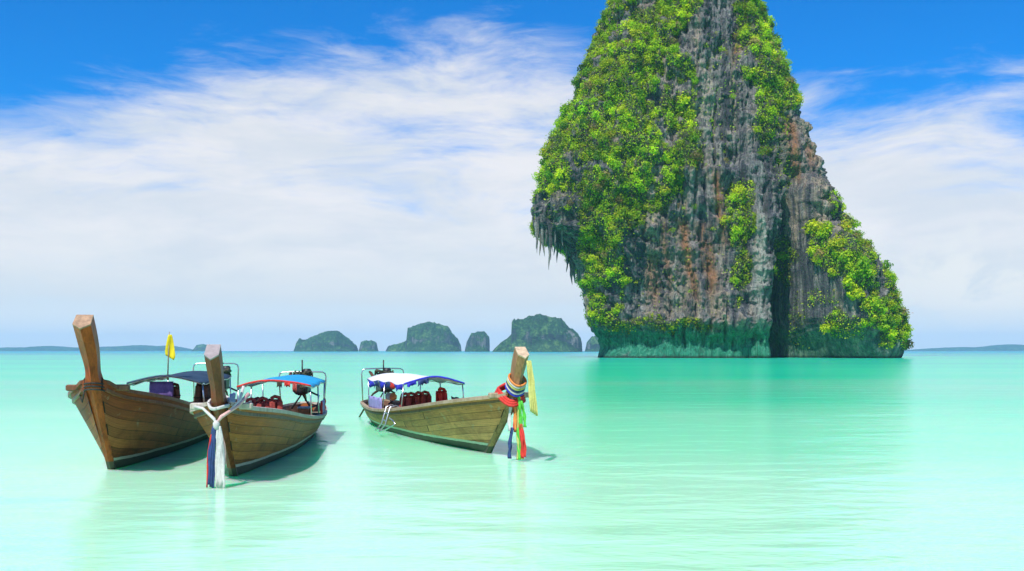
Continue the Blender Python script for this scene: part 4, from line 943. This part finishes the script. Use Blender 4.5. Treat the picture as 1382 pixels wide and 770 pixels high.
for k in range(7):
    y = .015 + .022 * k; ribbon(o, 'ribbon', [(.10, .02 + y * .3, -.38), (.12, y * .8, -.8), (.12 + .01 * k, y * 1.0, zb + .05 * (k % 3))], .05, 'white', k * 1.3, .5)
for k in range(3): ribbon(o, 'ribbon', [(.10, -.02 - .01 * k, -.38), (.13, -.04 - .03 * k, -.8), (.13, -.05 - .03 * k, zb + .04 * k)], .06, 'navy', k, .3)
ribbon(o, 'ribbon', [(.09, -.06, -.40), (.12, -.13, -.8), (.12, -.155, zb + .03)], .03, 'red', .4, .3)
ribbon(o, 'ribbon', [(.09, .05, -.40), (.1, .13, -.7), (.08, .15, -1.05)], .05, 'pink', .8, .5)

# right boat: red garland, coloured wraps and ribbons, pale streamer from the head
gz = 1.42; gx_ = right.stemx(gz)
o = empty('garland', right.world((gx_ - .28, 0, gz)), right.rz); tag(o, 'thick red cloth garland looped round the stem of the right boat', 'garland')
t = MB()
for k in range(3): t.tube(ring_path((-.06 + .02 * k, 0, .05 * k - .04), .44 - .03 * k, .30 - .02 * k, tilt=-.16, wob=.035), .036, 7)
t.build('twisted_cloth', MT['red'], o)
o = empty('prow_wrap', right.world((right.stemx(1.66) - .16, 0, 1.60)), right.rz); tag(o, 'blue, white and orange cloths wound round the right prow above its red garland', 'cloth')
for k, mname in enumerate(('royal', 'white', 'navy', 'lime', 'white', 'orange')):
    MB().tube(ring_path((-.08 + .035 * k, 0, .045 * k - .04), .235 - .006 * k, .185, tilt=-.14, wob=.012), .023, 6).build('cloth_band', MT[mname], o)
o = empty('ribbon_bundle', right.world((gx_ - .06, 0, gz - .02)), right.rz); tag(o, 'multicoloured ribbons hanging from the red garland on the right prow', 'ribbons')
for k, (mname, dx_, y, top_, end) in enumerate([('white', .0, -.12, -.05, -.75), ('navy', -.02, -.10, -.70, -1.36), ('navy', .03, -.13, -.70, -1.35), ('red', .06, -.02, -.05, -.78), ('orange', .10, -.03, -.05, -.74), ('lime', .14, .02, -.10, -1.38), ('green', .17, .06, -.05, -.78), ('green', .22, .05, -.0, -.7), ('green', .18, .03, -.70, -1.37), ('lime', .21, .08, -.55, -1.36), ('red', .28, .06, -.60, -1.33), ('red', .31, .10, -.62, -1.30), ('green', .26, .12, -.1, -.66)]):
    ribbon(o, 'ribbon', [(dx_ * .7 + .02, y * .6, top_ + .02), (dx_, y, (top_ + end) / 2), (dx_ + .02, y * 1.1, end)], .075, mname, k * 1.7, .35, side=(.75, .66, 0))
hx, hz_ = float(right.sx[-1]), float(right.sz[-1])
o = empty('streamer', right.world((hx + .02, 0.05, hz_ - .05)), right.rz); tag(o, 'pale yellow streamer hanging from the head of the right prow', 'ribbons')
for k in range(4): ribbon(o, 'ribbon', [(0, .02 * k, 0), (.10 + .01 * k, .03 * k, -.45), (.20 + .012 * k, .04 * k, -1.08 - .03 * k)], .05, 'lime', k * 1.4, .3, side=(.7, .7, 0))

# boarding ladder over the near side of the right boat
r1 = right.rail_pt(-5.2, -1); o = empty('boarding_ladder', right.world(r1), right.rz); tag(o, 'bent steel boarding ladder hung over the side of the right boat', 'ladder')
for dx_ in (0.0, -.42):
    MB().tube([(dx_, .25, .02), (dx_, .06, .10), (dx_, -.10, .05), (dx_ + .02, -.24, -.42), (dx_ + .0, -.42, -.62 - .0)], .022, 6).build('ladder_rail', MT['steel'], o)
for q, (y, z) in enumerate(((-.15, -.12), (-.21, -.32), (-.36, -.56))): MB().tube([(.03, y, z), (-.45, y, z)], .02, 6).build('rung', MT['steel'], o)
MB().tube([(.02, -.42, -.62), (.55, -.36, -.52), (.86, -.26, -.40), (.95, -.2, -.34), (.8, -.22, -.26), (.35, -.2, -.22)], .02, 6).build('hinged_step', MT['steel'], o)

# loose gear
def gear(name, b, p, mat, lab, cat, kind):
    o = empty(name, b.world(p), b.rz); tag(o, lab, cat)
    if kind == 'box':
        MB().box((0, 0, .14), (.5, .36, .28), None, .03).build('box_body', mat, o); MB().box((0, 0, .295), (.53, .39, .05), None, .02).build('lid', MT['white'], o)
    elif kind == 'bundle':
        for k in range(4): MB().lathe((.12 * (k - 1.5), .05 * (k % 2), .1), [(.02, -.1), (.11, -.06), (.12, .05), (.05, .13)], n=9).build('cloth_roll', mat if k % 2 else MT['white'], o)
    elif kind == 'coil':
        t = MB()
        for k in range(5): t.tube(ring_path((0, 0, .03 + .035 * k), .22 - .01 * k, .20), .022, 5)
        t.build('rope_coil', mat, o)
    return o
gear('storage_box', left, (-8.6, .55, .46), MT['lilac'], 'lilac cool box on the deck of the left boat, near the stern', 'box', 'box')
gear('cloth_bundle', left, (-6.2, .62, .60), MT['greycloth'], 'grey blue bundle of cloth on the deck of the left boat', 'bundle', 'bundle')
gear('storage_box', mid, (-9.6, .30, .46), MT['orangebox'], 'orange box behind the panel at the stern of the middle boat', 'box', 'box')
gear('rope_coil', mid, (-10.1, .55, .40), MT['rope'], 'coil of rope on the stern floor of the middle boat', 'rope', 'coil')
gear('cloth_bundle', right, (-8.3, -.30, .85), MT['orangebox'], 'orange and white bundles above the lilac panel of the right boat', 'bundle', 'bundle')
gear('rope_coil', right, (-5.4, -.35, .46), MT['rope'], 'coil of pale rope on the deck of the right boat, by the ladder', 'rope', 'coil')
# bent white grab rail inside the middle boat
p = mid.rail_pt(-6.6, -1)
MB().tube([(-6.4, -.25, .45), (-6.42, -.25, .80), (-6.7, -.25, .92), (-7.6, -.28, .96)], .022, 7).build('grab_rail', MT['railwhite'], mid.root)
